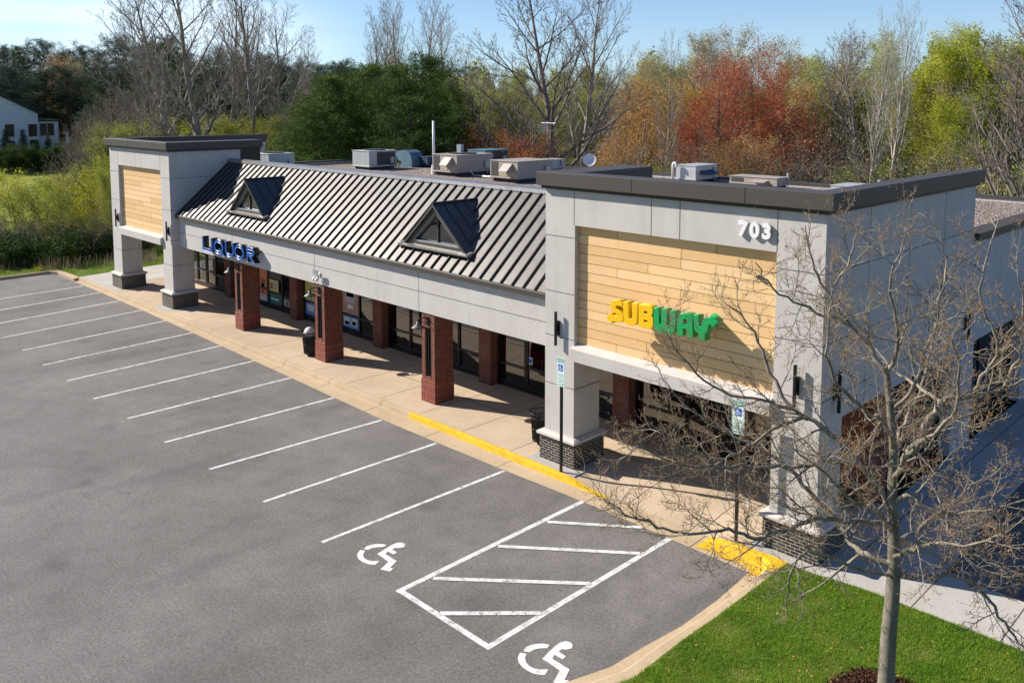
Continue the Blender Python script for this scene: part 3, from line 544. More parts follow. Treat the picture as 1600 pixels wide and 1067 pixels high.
bay(-23.0, [(1.05, 'd', [(.1, .95, .4, 2.4, [PB, PYL, PW, PO], [(.1, .95, 1.1, 1.9, 1), (.1, .95, 1.9, 2.0, 2), (.3, .7, 2.05, 2.3, 3), (.25, .8, .6, .9, 2)])]), (1.0, 'd', ()), (.95, 'w', [(.5, .9, 1.0, 2.8, [PGY, M['dark_metal']], [(.55, .8, 1.4, 2.2, 1)]), (.35, .9, .45, .92, [PYL, PR], [(.45, .8, .6, .8, 1)])]), (1.35, 'w', [(.06, 1.28, 1.02, 2.95, [PK, PGY, M['dark_metal'], PW], [(.3, 1.0, 1.5, 2.7, 1), (.38, .92, 1.75, 1.95, 2), (.45, .85, 1.25, 1.42, 3), (.5, .8, 2.2, 2.45, 2)]), (.1, 1.27, .42, .93, [PB, PW, PR, PYL], [(.18, .6, .5, .86, 1), (.24, .54, .54, .68, 2), (.7, 1.15, .52, .85, 1), (.78, 1.05, .58, .74, 2), (.85, 1.0, .62, .7, 3)])]), (1.38, 'w', ())])
bay(-16.65, [(1.4, 'w', ())]*2+[(1.45, 'w', ())]*2); bay(-10.36, [(1.35, 'w', ()), (1.05, 'd', [(.08, .3, 1.15, 1.4, [PW, M['signb']], [(.11, .27, 1.2, 1.34, 1)])]), (1.35, 'w', ()), (1.6, 'w', ())])
bay(-4.42, [(1.75, 'w', [(.1, 1.6, 1.75, 2.6, [M['innerd'], PG, PR], [(.2, 1.5, 1.8, 2.1, 1), (.4, 1.0, 2.2, 2.4, 2)])]), (1.05, 'd', ()), (1.05, 'd', ()), (2.27, 'w', [(1.2, 2.1, 1.4, 2.6, [PYL, PG], [(1.4, 1.9, 1.6, 2.3, 1)])])])
bay(-35.2, [(1.5, 'w', ()), (1.05, 'd', ()), (1.05, 'd', ()), (1.7, 'w', ())])
# interior: floor, ceiling, party walls, shelving
ins = MB().box(-36.1, 2.5, 4.6, 13.5, .12, .162, 1).box(-36.1, 2.5, 13.5, 13.7, .16, 3.3, 0).box(-36.1, 2.5, 4.62, 13.5, 3.3, 3.38, 0)
for x in (-29.6, -16.95, -4.72): ins.box(x-.08, x+.08, 4.73, 13.5, .16, 3.3, 0)
rg = random.Random(4)
for x in np.arange(-34.8, 1.6, 1.9):
    if abs(x+12) > 3.4 and rg.random() < .85: hh_ = rg.uniform(1.1, 1.9); ins.box(x-.35, x+.35, 6.0+rg.random(), 10.5, .162, hh_, 2)
ins.box(-4.2, 1.4, 9.2, 9.9, .162, 1.3, 2)
ins.build('shop_interior', [M['inner'], M['innerf'], M['innerd']], B)
# right-hand side of the building under its upper wall
for q in ((1.85, 9.0, 10.6), (1.85, 15.4, 16.4), (2.2, 20.6, 21.8)): MB().box(q[0], 2.9, q[1], q[2], .1, 3.05).build('side_pier', M['stucco'], B)
fr = MB()
for a, b in ((5.3, 9.0), (10.6, 15.4), (16.4, 20.6)):
    n_ = 3
    for k in range(n_+1): y = a+(b-a)*k/n_; fr.box(2.5, 2.6, max(a, y-.03), min(b, y+.03), .16, 3.05)
    fr.box(2.52, 2.59, a, b, 2.95, 3.05); fr.box(2.52, 2.59, a, b, .16, .4); fr.box(2.52, 2.59, a, b, .95, 1.02)
sf = fr.build('side_shop_window', M['dark_metal'], B); g_ = MB()
for a, b in ((5.3, 9.0), (10.6, 15.4), (16.4, 20.6)): g_.box(2.545, 2.56, a+.03, b-.03, .4, 2.95)
g_.build('glass_pane', M['glass'], sf)
MB().box(-36.1, -35.8, 5.3, 21.4, .1, 6.0).build('side_lower_wall', M['brick'], B)
# three free-standing brick columns of the arcade
for cx in (-23.36, -16.99, -10.56):
    w_ = .335; ya, yb = 1.54, 2.32; c_ = MB()
    # front face has a recess: build as a U
    c_.box(cx-w_, cx+w_, ya+.09, yb, .88, 3.1); c_.box(cx-w_, cx-.15, ya, ya+.09, .88, 3.1); c_.box(cx+.15, cx+w_, ya, ya+.09, .88, 3.1); c_.box(cx-.15, cx+.15, ya, ya+.09, 2.62, 3.1); c_.box(cx-.15, cx+.15, ya, ya+.09, .88, 1.0)
    co = c_.build('brick_column', M['brick'], B, bevel=.012)
    MB().box(cx-w_-.02, cx+w_+.02, ya-.02, yb+.02, .1, .88).frustum(cx-w_-.02, cx+w_+.02, ya-.02, yb+.02, .88, .91, .02).build('column_base', M['base_red'], co, bevel=.01)
    MB().box(cx-.13, cx+.13, ya+.05, ya+.088, 1.02, 2.6).box(cx-.13, cx-.10, ya+.02, ya+.05, 1.02, 2.6).box(cx+.10, cx+.13, ya+.02, ya+.05, 1.02, 2.6).box(cx-.012, cx+.012, ya+.02, ya+.05, 1.02, 2.6).build('inset_panel', M['black'], co)

# ================================================================ things on the building
# gooseneck lamps on the columns
lamp0 = None
for k, (cx, lab) in enumerate(((-23.36, 'grey cone-shaded wall lamp on the brick column beneath the blue liquor letters'), (-16.99, 'grey cone-shaded wall lamp on the middle brick column beside the litter bin'), (-10.56, 'grey cone-shaded wall lamp on the brick column nearest the yellow kerb'))):
    if not lamp0:
        t = thing('wall_lamp', lab, 'wall lamp', (cx, 1.54, 2.85), 'lamps on the brick columns')
        b_ = MB().box(cx-.06, cx+.06, 1.5, 1.54, 2.72, 2.98).tube([(cx, 1.52, 2.93), (cx, 1.38, 2.99), (cx, 1.2, 2.99), (cx, 1.13, 2.94), (cx, 1.13, 2.86)], .022, 8).tube([(cx, 1.52, 2.76), (cx, 1.3, 2.88), (cx, 1.16, 2.92)], .012, 6).build('bracket', M['black'], t)
        n_ = 24; s = MB(); s.tube([(cx, 1.13, 2.90), (cx, 1.13, 2.82), (cx, 1.13, 2.80), (cx, 1.13, 2.735), (cx, 1.13, 2.70), (cx, 1.13, 2.70)], [.05, .06, .075, .19, .225, .21], n_); s.build('lamp_shade', M['lamp_shade'], t, True); lamp0 = t
    else: copy_tree(lamp0, (cx, 1.54, 2.85), None, None, lab)
# black fin lights
fin0 = None
for (x, y, z, rz, lab) in ((-4.43, YF, 3.86, 0, 'slim black fin light on the grey pier left of the yellow and green letters'), (2.38, YF, 3.9, 0, 'slim black fin light on the corner pier behind the bare tree, front face'), (-35.66, LY, 3.9, 0, 'slim black fin light on the farthest left pier of the far tower'), (-29.35, LY, 3.84, 0, 'slim black fin light on the far tower pier next to the blue liquor letters'), (2.9, 1.66, 3.76, math.pi/2, 'slim black fin light on the shaded side face near the tower corner'), (2.9, 9.72, 3.76, math.pi/2, 'slim black fin light at the back end of the shaded side wall')):
    if not fin0:
        t = thing('fin_light', lab, 'wall light', (x, y, z), 'slim black lights on the tower piers')
        MB().box(x-.05, x+.05, y-.05, y, z-.2, z+.2).build('back_plate', M['black'], t); MB().box(x-.03, x+.03, y-.15, y-.09, z-.46, z+.46).box(x-.015, x+.015, y-.09, y-.05, z-.1, z+.1).build('fin', M['black'], t, bevel=.004); fin0 = t; fin0.rotation_euler.z = rz
    else: copy_tree(fin0, (x, y, z), rz, None, lab)
# security light on the band
t = thing('security_light', 'small white twin-head security light on the grey band above the middle brick column', 'security light', (-16.85, BY, 3.45))
x = -16.85; MB().box(x-.05, x+.05, BY-.04, BY, 3.42, 3.55).tube([(x, BY-.03, 3.48), (x, BY-.14, 3.42)], .025, 8).build('mount', M['pvc'], t)
MB().box(x-.14, x+.14, BY-.22, BY-.17, 3.5, 3.68).tube([(x, BY-.1, 3.5), (x, BY-.19, 3.55)], .02, 6).build('solar_panel', M['galv'], t)
for s in (-1, 1): MB().tube([(x+s*.07, BY-.1, 3.42), (x+s*.1, BY-.18, 3.34), (x+s*.1, BY-.24, 3.3)], [.035, .06, .07], 12).build('lamp_head', M['pvc'], t, True)
# letters LIQUOR
t = thing('liquor_sign', 'blue channel letters LIQUOR with black sides on the grey band', 'shop sign', (-23.6, BY, 3.4))
LYF = 1.17; zb_, zt_ = 3.36, 3.98; hh_ = zt_-zb_; sw = .115
def lx(p, q): return at(p, q, 'Y', LYF).x
def ringp(cx, cz, rx, rz, w_): return [[(cx+rx*math.cos(a), cz+rz*math.sin(a)) for a in np.linspace(0, 2*math.pi, 40)[:-1]], [(cx+(rx-w_)*math.cos(a), cz+(rz-w_)*math.sin(a)) for a in np.linspace(0, 2*math.pi, 40)[:-1]]]
def strokes(ch, a, b):
    H = hh_; w = b-a; z = zb_
    if ch == 'L': return [[(a, z), (b, z), (b, z+sw), (a+sw, z+sw), (a+sw, z+H), (a, z+H)]]
    if ch == 'I': return [[(a, z), (a+sw, z), (a+sw, z+H), (a, z+H)]]
    if ch in 'OQ':
        r = ringp((a+b)/2, z+H/2, w/2, H/2, sw)
        if ch == 'Q': return r, [[(a+w*.5, z+.2), (a+w*.62, z+.24), (b+.1, z-.03), (b-.04, z-.05)]]
        return r
    if ch == 'U':
        o_ = [(a, z+H), (a, z+.25)]+[(a+w/2-w/2*math.cos(t_), z+.25-.25*math.sin(t_)) for t_ in np.linspace(0, math.pi, 14)[1:-1]]+[(b, z+.25), (b, z+H), (b-sw, z+H), (b-sw, z+.25)]
        return [o_+[(a+w/2+(w/2-sw)*math.cos(t_), z+.25-(.25-sw)*math.sin(t_)) for t_ in np.linspace(0, math.pi, 14)[1:-1]]+[(a+sw, z+.25), (a+sw, z+H)]]
    if ch == 'R':
        c_ = z+H*.72; ro = H*.28; ri = ro-sw; 
        bowl = [(a, z), (a+sw, z), (a+sw, z+H*.44), (a+sw+.06, z+H*.44), (b-sw*.6, z), (b+.04, z), (a+sw+.2, z+H*.44)]+[(b-ro+ro*math.cos(t_), c_+ro*math.sin(t_)) for t_ in np.linspace(-math.pi/2, math.pi/2, 10)]+[(a, z+H)]
        hole = [(a+sw, c_-ri)]+[(b-ro+ri*math.cos(t_), c_+ri*math.sin(t_)) for t_ in np.linspace(-math.pi/2, math.pi/2, 8)]+[(a+sw, c_+ri)]
        return [bowl, hole]
MB().box(-25.6, -21.25, 1.42, BY, 3.42, 3.74).build('raceway', M['stucco'], t)
for ch, p, q, r_ in (('L', 316.5, 329, 380), ('I', 330, 335, 380), ('Q', 334, 348.5, 382), ('U', 351.5, 365, 386), ('O', 366, 381, 392), ('R', 385, 397, 397)):
    a, b = lx(p, r_), lx(q, r_)
    if ch == 'I': b = a+sw
    sh = strokes(ch, a, b); groups = [sh] if ch != 'Q' else list(sh)
    pv = None
    for gi, gsp in enumerate(groups):
        m_ = put(flat_shape(gsp, .24), 'letter', M['black'], t if pv is None else pv, Matrix.Translation((0, LYF+.13, 0)) @ FRONT); pv = pv or m_
        put(flat_shape(gsp, .01), 'letter_face', M['blue_face'], pv, Matrix.Translation((0, LYF+.003, 0)) @ FRONT)
        for sp in gsp:
            if True: MB().tube([(u_, LYF-.004, v_) for u_, v_ in sp]+[(sp[0][0], LYF-.004, sp[0][1])], .009, 4, 0, False).build('letter_edge', M['blue_edge'], pv)
# letters of the sandwich shop (outlines carried over onto the face plane)
t = thing('sandwich_shop_sign', 'yellow and green block letters SUBWAY with an arrow at each end on the wood panel', 'shop sign', (-.85, YF+.15, 4.7))
SY = .58
def tr(pts): return [(lambda v: (v.x, v.z))(at(930+x/7.619, 440+y/7.619, 'Y', SY)) for x, y in pts]
S_ = [(225, 222), (322, 240), (318, 296), (250, 285), (238, 298), (248, 318), (305, 355), (328, 395), (328, 455), (312, 480), (280, 484), (205, 470), (192, 496), (130, 425), (190, 372), (196, 398), (250, 415), (264, 410), (258, 385), (200, 345), (180, 300), (182, 258), (198, 232)]
U_ = [(333, 245), (393, 250), (395, 425), (405, 443), (428, 447), (440, 430), (440, 262), (502, 272), (497, 480), (475, 515), (430, 520), (370, 505), (340, 465)]
B_ = [(520, 272), (640, 290), (672, 305), (682, 330), (678, 385), (665, 405), (685, 430), (685, 520), (670, 550), (640, 562), (515, 535)]; B1 = [(575, 345), (612, 352), (622, 368), (616, 388), (575, 384)]; B2 = [(575, 450), (615, 458), (626, 473), (618, 492), (575, 486)]
W_ = [(697, 315), (752, 325), (758, 500), (770, 515), (785, 505), (792, 330), (850, 340), (852, 520), (865, 535), (885, 525), (892, 350), (952, 362), (948, 580), (930, 610), (890, 625), (850, 610), (835, 590), (800, 602), (755, 595), (715, 565), (700, 520)]
A_ = [(975, 632), (975, 440), (990, 402), (1030, 382), (1085, 382), (1130, 397), (1155, 430), (1158, 665), (1090, 655), (1090, 565), (1040, 555), (1040, 645)]; A0 = [(1038, 503), (1040, 465), (1058, 442), (1082, 448), (1092, 475), (1092, 515)]
Y_ = [(1170, 400), (1226, 410), (1230, 520), (1245, 540), (1262, 530), (1275, 475), (1300, 442), (1335, 428), (1375, 432), (1376, 398), (1464, 478), (1386, 548), (1384, 514), (1345, 512), (1338, 560), (1325, 600), (1302, 622), (1300, 702), (1238, 690), (1236, 615), (1200, 600), (1178, 560)]
for spl, mt in (([S_], 'sub_y'), ([U_], 'sub_y'), ([B_, B1, B2], 'sub_y'), ([W_], 'sub_g'), ([A_, A0], 'sub_g'), ([Y_], 'sub_g')):
    put(flat_shape([tr(s) for s in spl], .20, .008), 'letter', M[mt], t, Matrix.Translation((0, SY+.11, 0)) @ FRONT)
MB().box(-1.95, .35, SY+.215, YF+.142, 4.66, 4.98).build('raceway', M['tan2'], t)
t = thing('number_sign', 'white raised numerals 703 high on the grey tower wall', 'number sign', (1.3, YF, 7.08))
for ch, xx in (('7', 1.03), ('0', 1.31), ('3', 1.60)):
    put(flat_shape(None, .05, 0, ch, .44, .020), 'numeral', M['num'], t, Matrix.Translation((xx, YF-.05, 7.08)) @ FRONT)
# camera-like black spot on the panel
tag(MB().tube([(1.35, YF+.15, 6.05), (1.35, YF+.07, 6.05)], .045, 12).build('wall_sensor', M['black']), 'small black round sensor on the wood panel below the numerals', 'sensor')

# ================================================================ pavement furniture
def bin_(x, y, lab, bag):
    t = thing('litter_bin', lab, 'litter bin', (x, y, .15), 'black slatted bins under the arcade'); b_ = MB(); r = .27
    for k in range(26):
        a = 2*math.pi*k/26; c, s = math.cos(a), math.sin(a); q = .016
        b_.tube([(x+c*r*.86, y+s*r*.86, .25), (x+c*r*.95, y+s*r*.95, .6), (x+c*r, y+s*r, .95), (x+c*(r+.06), y+s*(r+.06), 1.08)], q, 4)
    b_.tube([(x, y, .24), (x, y, .26)], [r*.86, r*.86], 20); rr = b_
    for z, R_ in ((.30, r*.87), (.62, r*.955), (.93, r*1.0), (1.08, r+.065)):
        pts = [(x+R_*math.cos(a), y+R_*math.sin(a), z) for a in np.linspace(0, 2*math.pi, 25)]; rr.tube(pts, .02, 6, 0, False)
    rr.tube([(x, y, .15), (x, y, .25)], [.12, .12], 12); b_.build('slatted_basket', M['black'], t)
    MB().tube([(x, y, .28), (x, y, .9)], [r*.78, r*.85], 20).build('liner', M['dark_metal'], t)
    if bag: MB().tube([(x, y, .85), (x, y, 1.06), (x+.03, y-.02, 1.2), (x+.05, y, 1.27)], [r*.8, r*.95, r*.6, .03], 9).build('bin_bag', M['bag'], t, True)
bin_(at(485, 555, 'Z', .15).x, at(485, 555, 'Z', .15).y, 'black slatted litter bin with a white bag bulging out, left of the middle brick column', True); bin_(at(845, 692, 'Z', .15).x, at(845, 692, 'Z', .15).y, 'empty-looking black slatted litter bin against the grey pier with dark brick base', False)
def pole(x, y, lab, ztop_):
    t = thing('parking_sign', lab, 'parking sign', (x, y, .15), 'reserved parking signs on black posts')
    MB().box(x-.03, x+.03, y-.03, y+.03, .1, ztop_-.1).build('post', M['black'], t)
    def plate(z0_, z1_, w_):
        p_ = MB().box(x-w_, x+w_, y-.042, y-.036, z0_, z1_, 0)
        for a, b, c, d in ((x-w_+.012, x+w_-.012, z0_+.012, z0_+.02), (x-w_+.012, x+w_-.012, z1_-.02, z1_-.012), (x-w_+.012, x-w_+.02, z0_+.02, z1_-.02), (x+w_-.02, x+w_-.012, z0_+.02, z1_-.02)): p_.box(a, b, y-.0435, y-.0418, c, d, 1)
        return p_
    w_ = .152; z1 = ztop_; z0 = z1-.46; p_ = plate(z0, z1, w_).build('sign_plate', [M['signw'], M['signg']], t)
    for txt, zz in (('RESERVED', z1-.065), ('PARKING', z1-.125)): put(flat_shape(None, .0006, 0, txt, .058, .0018), 'lettering', M['signg'], p_, Matrix.Translation((x, y-.044, zz)) @ FRONT)
    MB().box(x-.085, x+.085, y-.044, y-.042, z0+.09, z0+.27).build('blue_square', M['signb'], p_)
    k = .115; ox, oz = x+.0, z0+.178
    def fl(s): return [(ox+(p[0]+4.02)*k, oz+(p[1]+5.02)*k) for p in s]
    put(flat_shape([fl(A1), fl(A2), fl(A3)], 0), 'wheelchair_mark', M['signw'], p_, Matrix.Translation((0, y-.0462, 0)) @ FRONT)
    q_ = plate(z0-.16, z0-.008, w_)
    for i_ in range(3): q_.box(x-.1, x+.1, y-.0435, y-.0418, z0-.05-.035*i_, z0-.042-.035*i_, 1)
    q_.build('lower_plate', [M['signw'], M['signg']], t)
    q_ = plate(z0-.32, z0-.168, w_); q_.box(x-.1, x+.04, y-.0435, y-.0418, z0-.22, z0-.205, 1).box(x-.1, x+.04, y-.0435, y-.0418, z0-.28, z0-.262, 1).box(x+.06, x+.1, y-.0435, y-.0418, z0-.28, z0-.215, 1).build('lower_plate', [M['signw'], M['signg']], t)
zp = at(877, 558, 'Y', .6).z
pole(-3.93, .62, 'reserved parking sign on a black post in front of the left grey pier', zp); pole(1.25, .66, 'reserved parking sign on a black post seen through the bare tree branches', zp+.15)

# ================================================================ roof equipment
ZR = 6.0
def unit(lab, x0, x1, yf, zt, dep, m, curb=.16, hood=None, grille='F', name='air_conditioner', panels=True):
    w_ = x1-x0; t = thing(name, lab, 'rooftop unit', ((x0+x1)/2, yf+dep/2, ZR), 'machines on the gravel roof'); b = ZR+curb; H = zt-b
    MB().box(x0+.12, x1-.08, yf+.1, yf+dep-.1, ZR, b).build('base_kerb', M['membrane'], t)
    c_ = MB().box(x0, x1, yf, yf+dep, b, zt-.03, 0).box(x0-.03, x1+.03, yf-.03, yf+dep+.03, zt-.03, zt, 0).box(x0-.02, x1+.02, yf-.02, yf+dep+.02, b, b+.06, 0)
    for k in range(1, 4): xx = x0+w_*k/4; c_.box(xx-.006, xx+.006, yf-.004, yf+.01, b+.08, zt-.05, 1)
    c_.box(x1-.01, x1+.004, yf+dep*.55-.006, yf+dep*.55+.006, b+.08, zt-.05, 1)
    c_.build('casing', [m, M['mesh']], t, bevel=.012)
    g_ = MB()
    if 'F' in grille: g_.box(x0+.08, x0+w_*.3, yf-.012, yf-.002, b+.1, zt-.08)
    if 'R' in grille: g_.box(x1+.002, x1+.014, yf+dep*.28, yf+dep*.95, b+.1, zt-.08)
    if g_.v: g_.build('coil_grille', M['mesh'], t)
    if hood == 'F': hx0 = x0+w_*.52; MB().prism([(yf-.004, zt-.12), (yf-.06, zt-.14), (yf-.42, b+H*.45), (yf-.42, b+H*.40), (yf-.004, b+H*.40)], hx0, hx0+w_*.3, 'X').build('intake_hood', m, t)
    if hood == 'R': MB().prism([(x1+.004, zt-.25), (x1+.4, b+.3), (x1+.4, b+.25), (x1+.004, b+.25)], yf+dep*.2, yf+dep*.75, 'Y').build('intake_hood', M['navy'], t)
    if panels and hood == 'F': MB().box(x0+w_*.34, x0+w_*.62, yf-.014, yf-.004, b+.1, b+H*.42).box(x0+w_*.65, x0+w_*.95, yf-.014, yf-.004, b+.1, b+H*.42).build('access_panel', M['tan2'], t)
    if 'T' in grille: MB().tube([(x0+w_*.5, yf+dep*.5, zt), (x0+w_*.5, yf+dep*.5, zt+.05)], [min(w_, dep)*.38]*2, 20).build('fan_guard', M['mesh'], t)
    MB().box(x1+.006, x1+.1, yf+dep*.75, yf+dep*.88, b+.2, b+.55).tube([(x1+.05, yf+dep*.82, b+.2), (x1+.05, yf+dep*.82, ZR+.02)], .02, 6).build('service_box', M['galv'], t)
    return t
def ux(px, py, Y): return at(px, py, 'Y', Y).x
unit('pale grey air conditioner nearest the far tower, mostly hidden by the roof ridge', ux(395, 250, 8.2), ux(420, 250, 8.2), 8.2, at(395, 239, 'Y', 8.2).z, 1.6, M['grey_unit'], grille='FT')
unit('pale grey-green air conditioner with louvres and a black coil side, behind the first dormer end', ux(551, 260, 13.4), ux(577, 260, 13.4), 13.4, 7.1, 1.95, M['grey_unit'], grille='RT')
unit('tan rooftop unit with a hood beside the tall white pipe', ux(676, 265, 13.9), ux(714, 265, 13.9), 13.9, 7.14, 2.6, M['tan'], .2, 'F', 'FT')
unit('tan rooftop unit with a hood just left of the brown cornice of the near tower', ux(766, 270, 13.5), ux(809, 270, 13.5), 13.5, 7.06, 2.5, M['tan'], .2, 'F', 'F')
unit('blue-grey rooftop unit in shade behind the tan unit with the pipe', ux(731, 250, 19), ux(758, 250, 19), 19, at(738, 234, 'Y', 19).z, 1.9, M['blue_unit'], grille='R')
unit('grey low air conditioner half hidden behind the second tan unit', ux(833, 256, 19.4), ux(853, 256, 19.4), 19.4, at(840, 249.5, 'Y', 19.4).z, 1.6, M['grey_unit'], grille='F')
unit('dark navy box unit left of the tall white pipe', ux(654, 255, 17), ux(668, 255, 17), 17, at(660, 245, 'Y', 17).z, 1.2, M['navy'], grille='')
unit('small dark condenser right beside the grey-green air conditioner', ux(603, 258, 16), ux(608, 258, 16), 16, at(603, 250, 'Y', 16).z, .6, M['galv'], .1, grille='F')
unit('pinkish grey tall unit with a dark hood behind the near tower', ux(1056, 275, 19.6), ux(1087, 275, 19.6), 19.6, at(1056, 257.5, 'Y', 19.6).z, 1.9, M['steel'], .15, 'R', '')
unit('wide cream unit with a hood right of the tall unit behind the near tower', ux(1140, 285, 19.6), ux(1214, 285, 19.6), 19.6, at(1140, 274, 'Y', 19.6).z, 1.1, M['tan'], .15, 'F', 'F')
unit('low pale unit at the far right of the roof next to the tower corner', ux(1298, 296, 19.3), ux(1352, 296, 19.3), 19.3, at(1298, 289, 'Y', 19.3).z, 1.6, M['steel'], .1, None, '')
def thing1(name, lab, cat, loc, mb, mat, smooth=False):
    t = mb.build(name, mat, None, smooth); return tag(t, lab, cat)
# curved exhaust hood
Yh = 16.4
pr = [(lambda v: (v.x, v.z))(at(540+a/8.889, 180+b/8.889, 'Y', Yh)) for a, b in [(695, 535), (705, 510), (730, 495), (780, 489), (835, 490), (880, 520), (905, 565), (918, 620), (920, 742), (775, 742), (775, 642), (735, 632)]]
thing1('exhaust_hood', 'blue-grey curved exhaust hood on the gravel roof in front of the evergreen tree', 'exhaust hood', None, MB().prism(pr, Yh, Yh+.9, 'Y'), M['blue_unit'])
v = at(678, 272, 'Y', 14.2); t = thing('vent_pipe', 'tall white vent pipe standing beside the tan rooftop unit', 'vent pipe', (v.x, 14.2, ZR)); MB().tube([(v.x, 14.2, ZR), (v.x, 14.2, at(678, 189, 'Y', 14.2).z)], .07, 12).build('pipe', M['pvc'], t, True); MB().tube([(v.x, 14.2, ZR), (v.x, 14.2, ZR+.5)], [.16, .13], 12).build('flashing', M['pvc'], t)
v = at(719, 238, 'Y', 15.4); t = thing('control_box', 'small pale box on a short stand above the tan unit beside the pipe', 'box', (v.x, 15.4, 7.14)); MB().box(v.x-.17, v.x+.17, 15.3, 15.5, v.z, at(719, 226, 'Y', 15.4).z).build('box_body', M['galv'], t); MB().tube([(v.x, 15.4, 7.1), (v.x, 15.4, v.z+.02)], .03, 6).build('stand', M['steel'], t)
# antenna
v = at(857, 262, 'Y', 19.0); zt = at(857, 192, 'Y', 19.0).z; t = thing('roof_antenna', 'thin television antenna with short bars behind the near tower cornice', 'antenna', (v.x, 19, ZR)); MB().tube([(v.x, 19, ZR), (v.x, 19, zt)], .022, 6).build('mast', M['mesh'], t)
a_ = MB().tube([(v.x-.75, 19.2, zt-.02), (v.x+.7, 18.8, zt-.02)], .018, 5)
for k, ln in enumerate((.5, .42, .4, .36, .3)): xx = v.x-.5+k*.12; a_.tube([(xx-.2, 19-ln, zt-.1-.09*k), (xx+.25, 19+ln*.6, zt-.1-.09*k)], .013, 4)
a_.tube([(v.x-.25, 19, zt), (v.x-.4, 19, zt-.6)], .015, 4).build('antenna_bars', M['steel'], t)
# dish
v = at(921, 250, 'Y', 20.5); n_ = 20; t = thing('satellite_dish', 'round white satellite dish on the roof behind the brown cornice', 'satellite dish', (v.x, 20.5, ZR)); ax = Vector((.55, -.75, .38)).normalized(); uu = ax.cross(Vector((0, 0, 1))).normalized(); vv = uu.cross(ax); Rr = .36; vs = [v-ax*.08]
for q in (.5, 1.): vs += [v-ax*.08*(1-q*q)+(uu*math.cos(2*math.pi*k/n_)+vv*math.sin(2*math.pi*k/n_))*Rr*q for k in range(n_)]
MB().add(vs, [(0, 1+(k+1) % n_, 1+k) for k in range(n_)]+[(1+k, 1+(k+1) % n_, 1+n_+(k+1) % n_, 1+n_+k) for k in range(n_)]).build('dish', M['pvc'], t, True)
MB().tube([(v.x, 20.5, ZR), (v.x, 20.5, v.z-.1), v-ax*.1], .025, 6).tube([v-vv*Rr, v+ax*.4-vv*.2], .012, 5).tube([v+ax*.36-vv*.2, v+ax*.46-vv*.2], .035, 8).build('mount', M['steel'], t)
v = at(1051, 286, 'Y', 19.4); zt = at(1051, 254.5, 'Y', 19.4).z; MBt = MB().tube([(v.x, 19.4, ZR), (v.x, 19.4, zt-.12), (v.x+.03, 19.4, zt-.03), (v.x+.1, 19.4, zt), (v.x+.17, 19.4, zt-.03), (v.x+.2, 19.4, zt-.14), (v.x+.2, 19.4, zt-.22)], .065, 10)
thing1('gooseneck_pipe', 'white gooseneck pipe left of the pinkish tall rooftop unit', 'vent pipe', None, MBt, M['pvc'], True)
# conduit running across the gravel between the machines
v1 = at(716, 276, 'Y', 14.0); v2 = at(770, 284, 'Y', 13.8); thing1('gas_pipe', 'thin grey gas pipe on the gravel joining the two tan rooftop units', 'pipe', None, MB().tube([(v1.x+.3, 14.6, ZR+.35), (v1.x+.5, 14.6, ZR+.1), (v2.x-.3, 14.4, ZR+.1), (v2.x-.05, 14.4, ZR+.4)], .03, 6), M['steel'])
for px in (590, 760): 
    v = at(px, 270, 'Y', 17.5); thing1('roof_vent', 'small dark stub vent on the gravel roof %s' % ('near the curved exhaust hood' if px == 590 else 'behind the two tan units'), 'roof vent', None, MB().tube([(v.x, 17.5, ZR), (v.x, 17.5, ZR+.35)], .06, 8).tube([(v.x, 17.5, ZR+.35), (v.x, 17.5, ZR+.42)], [.11, .05], 8), M['membrane'])

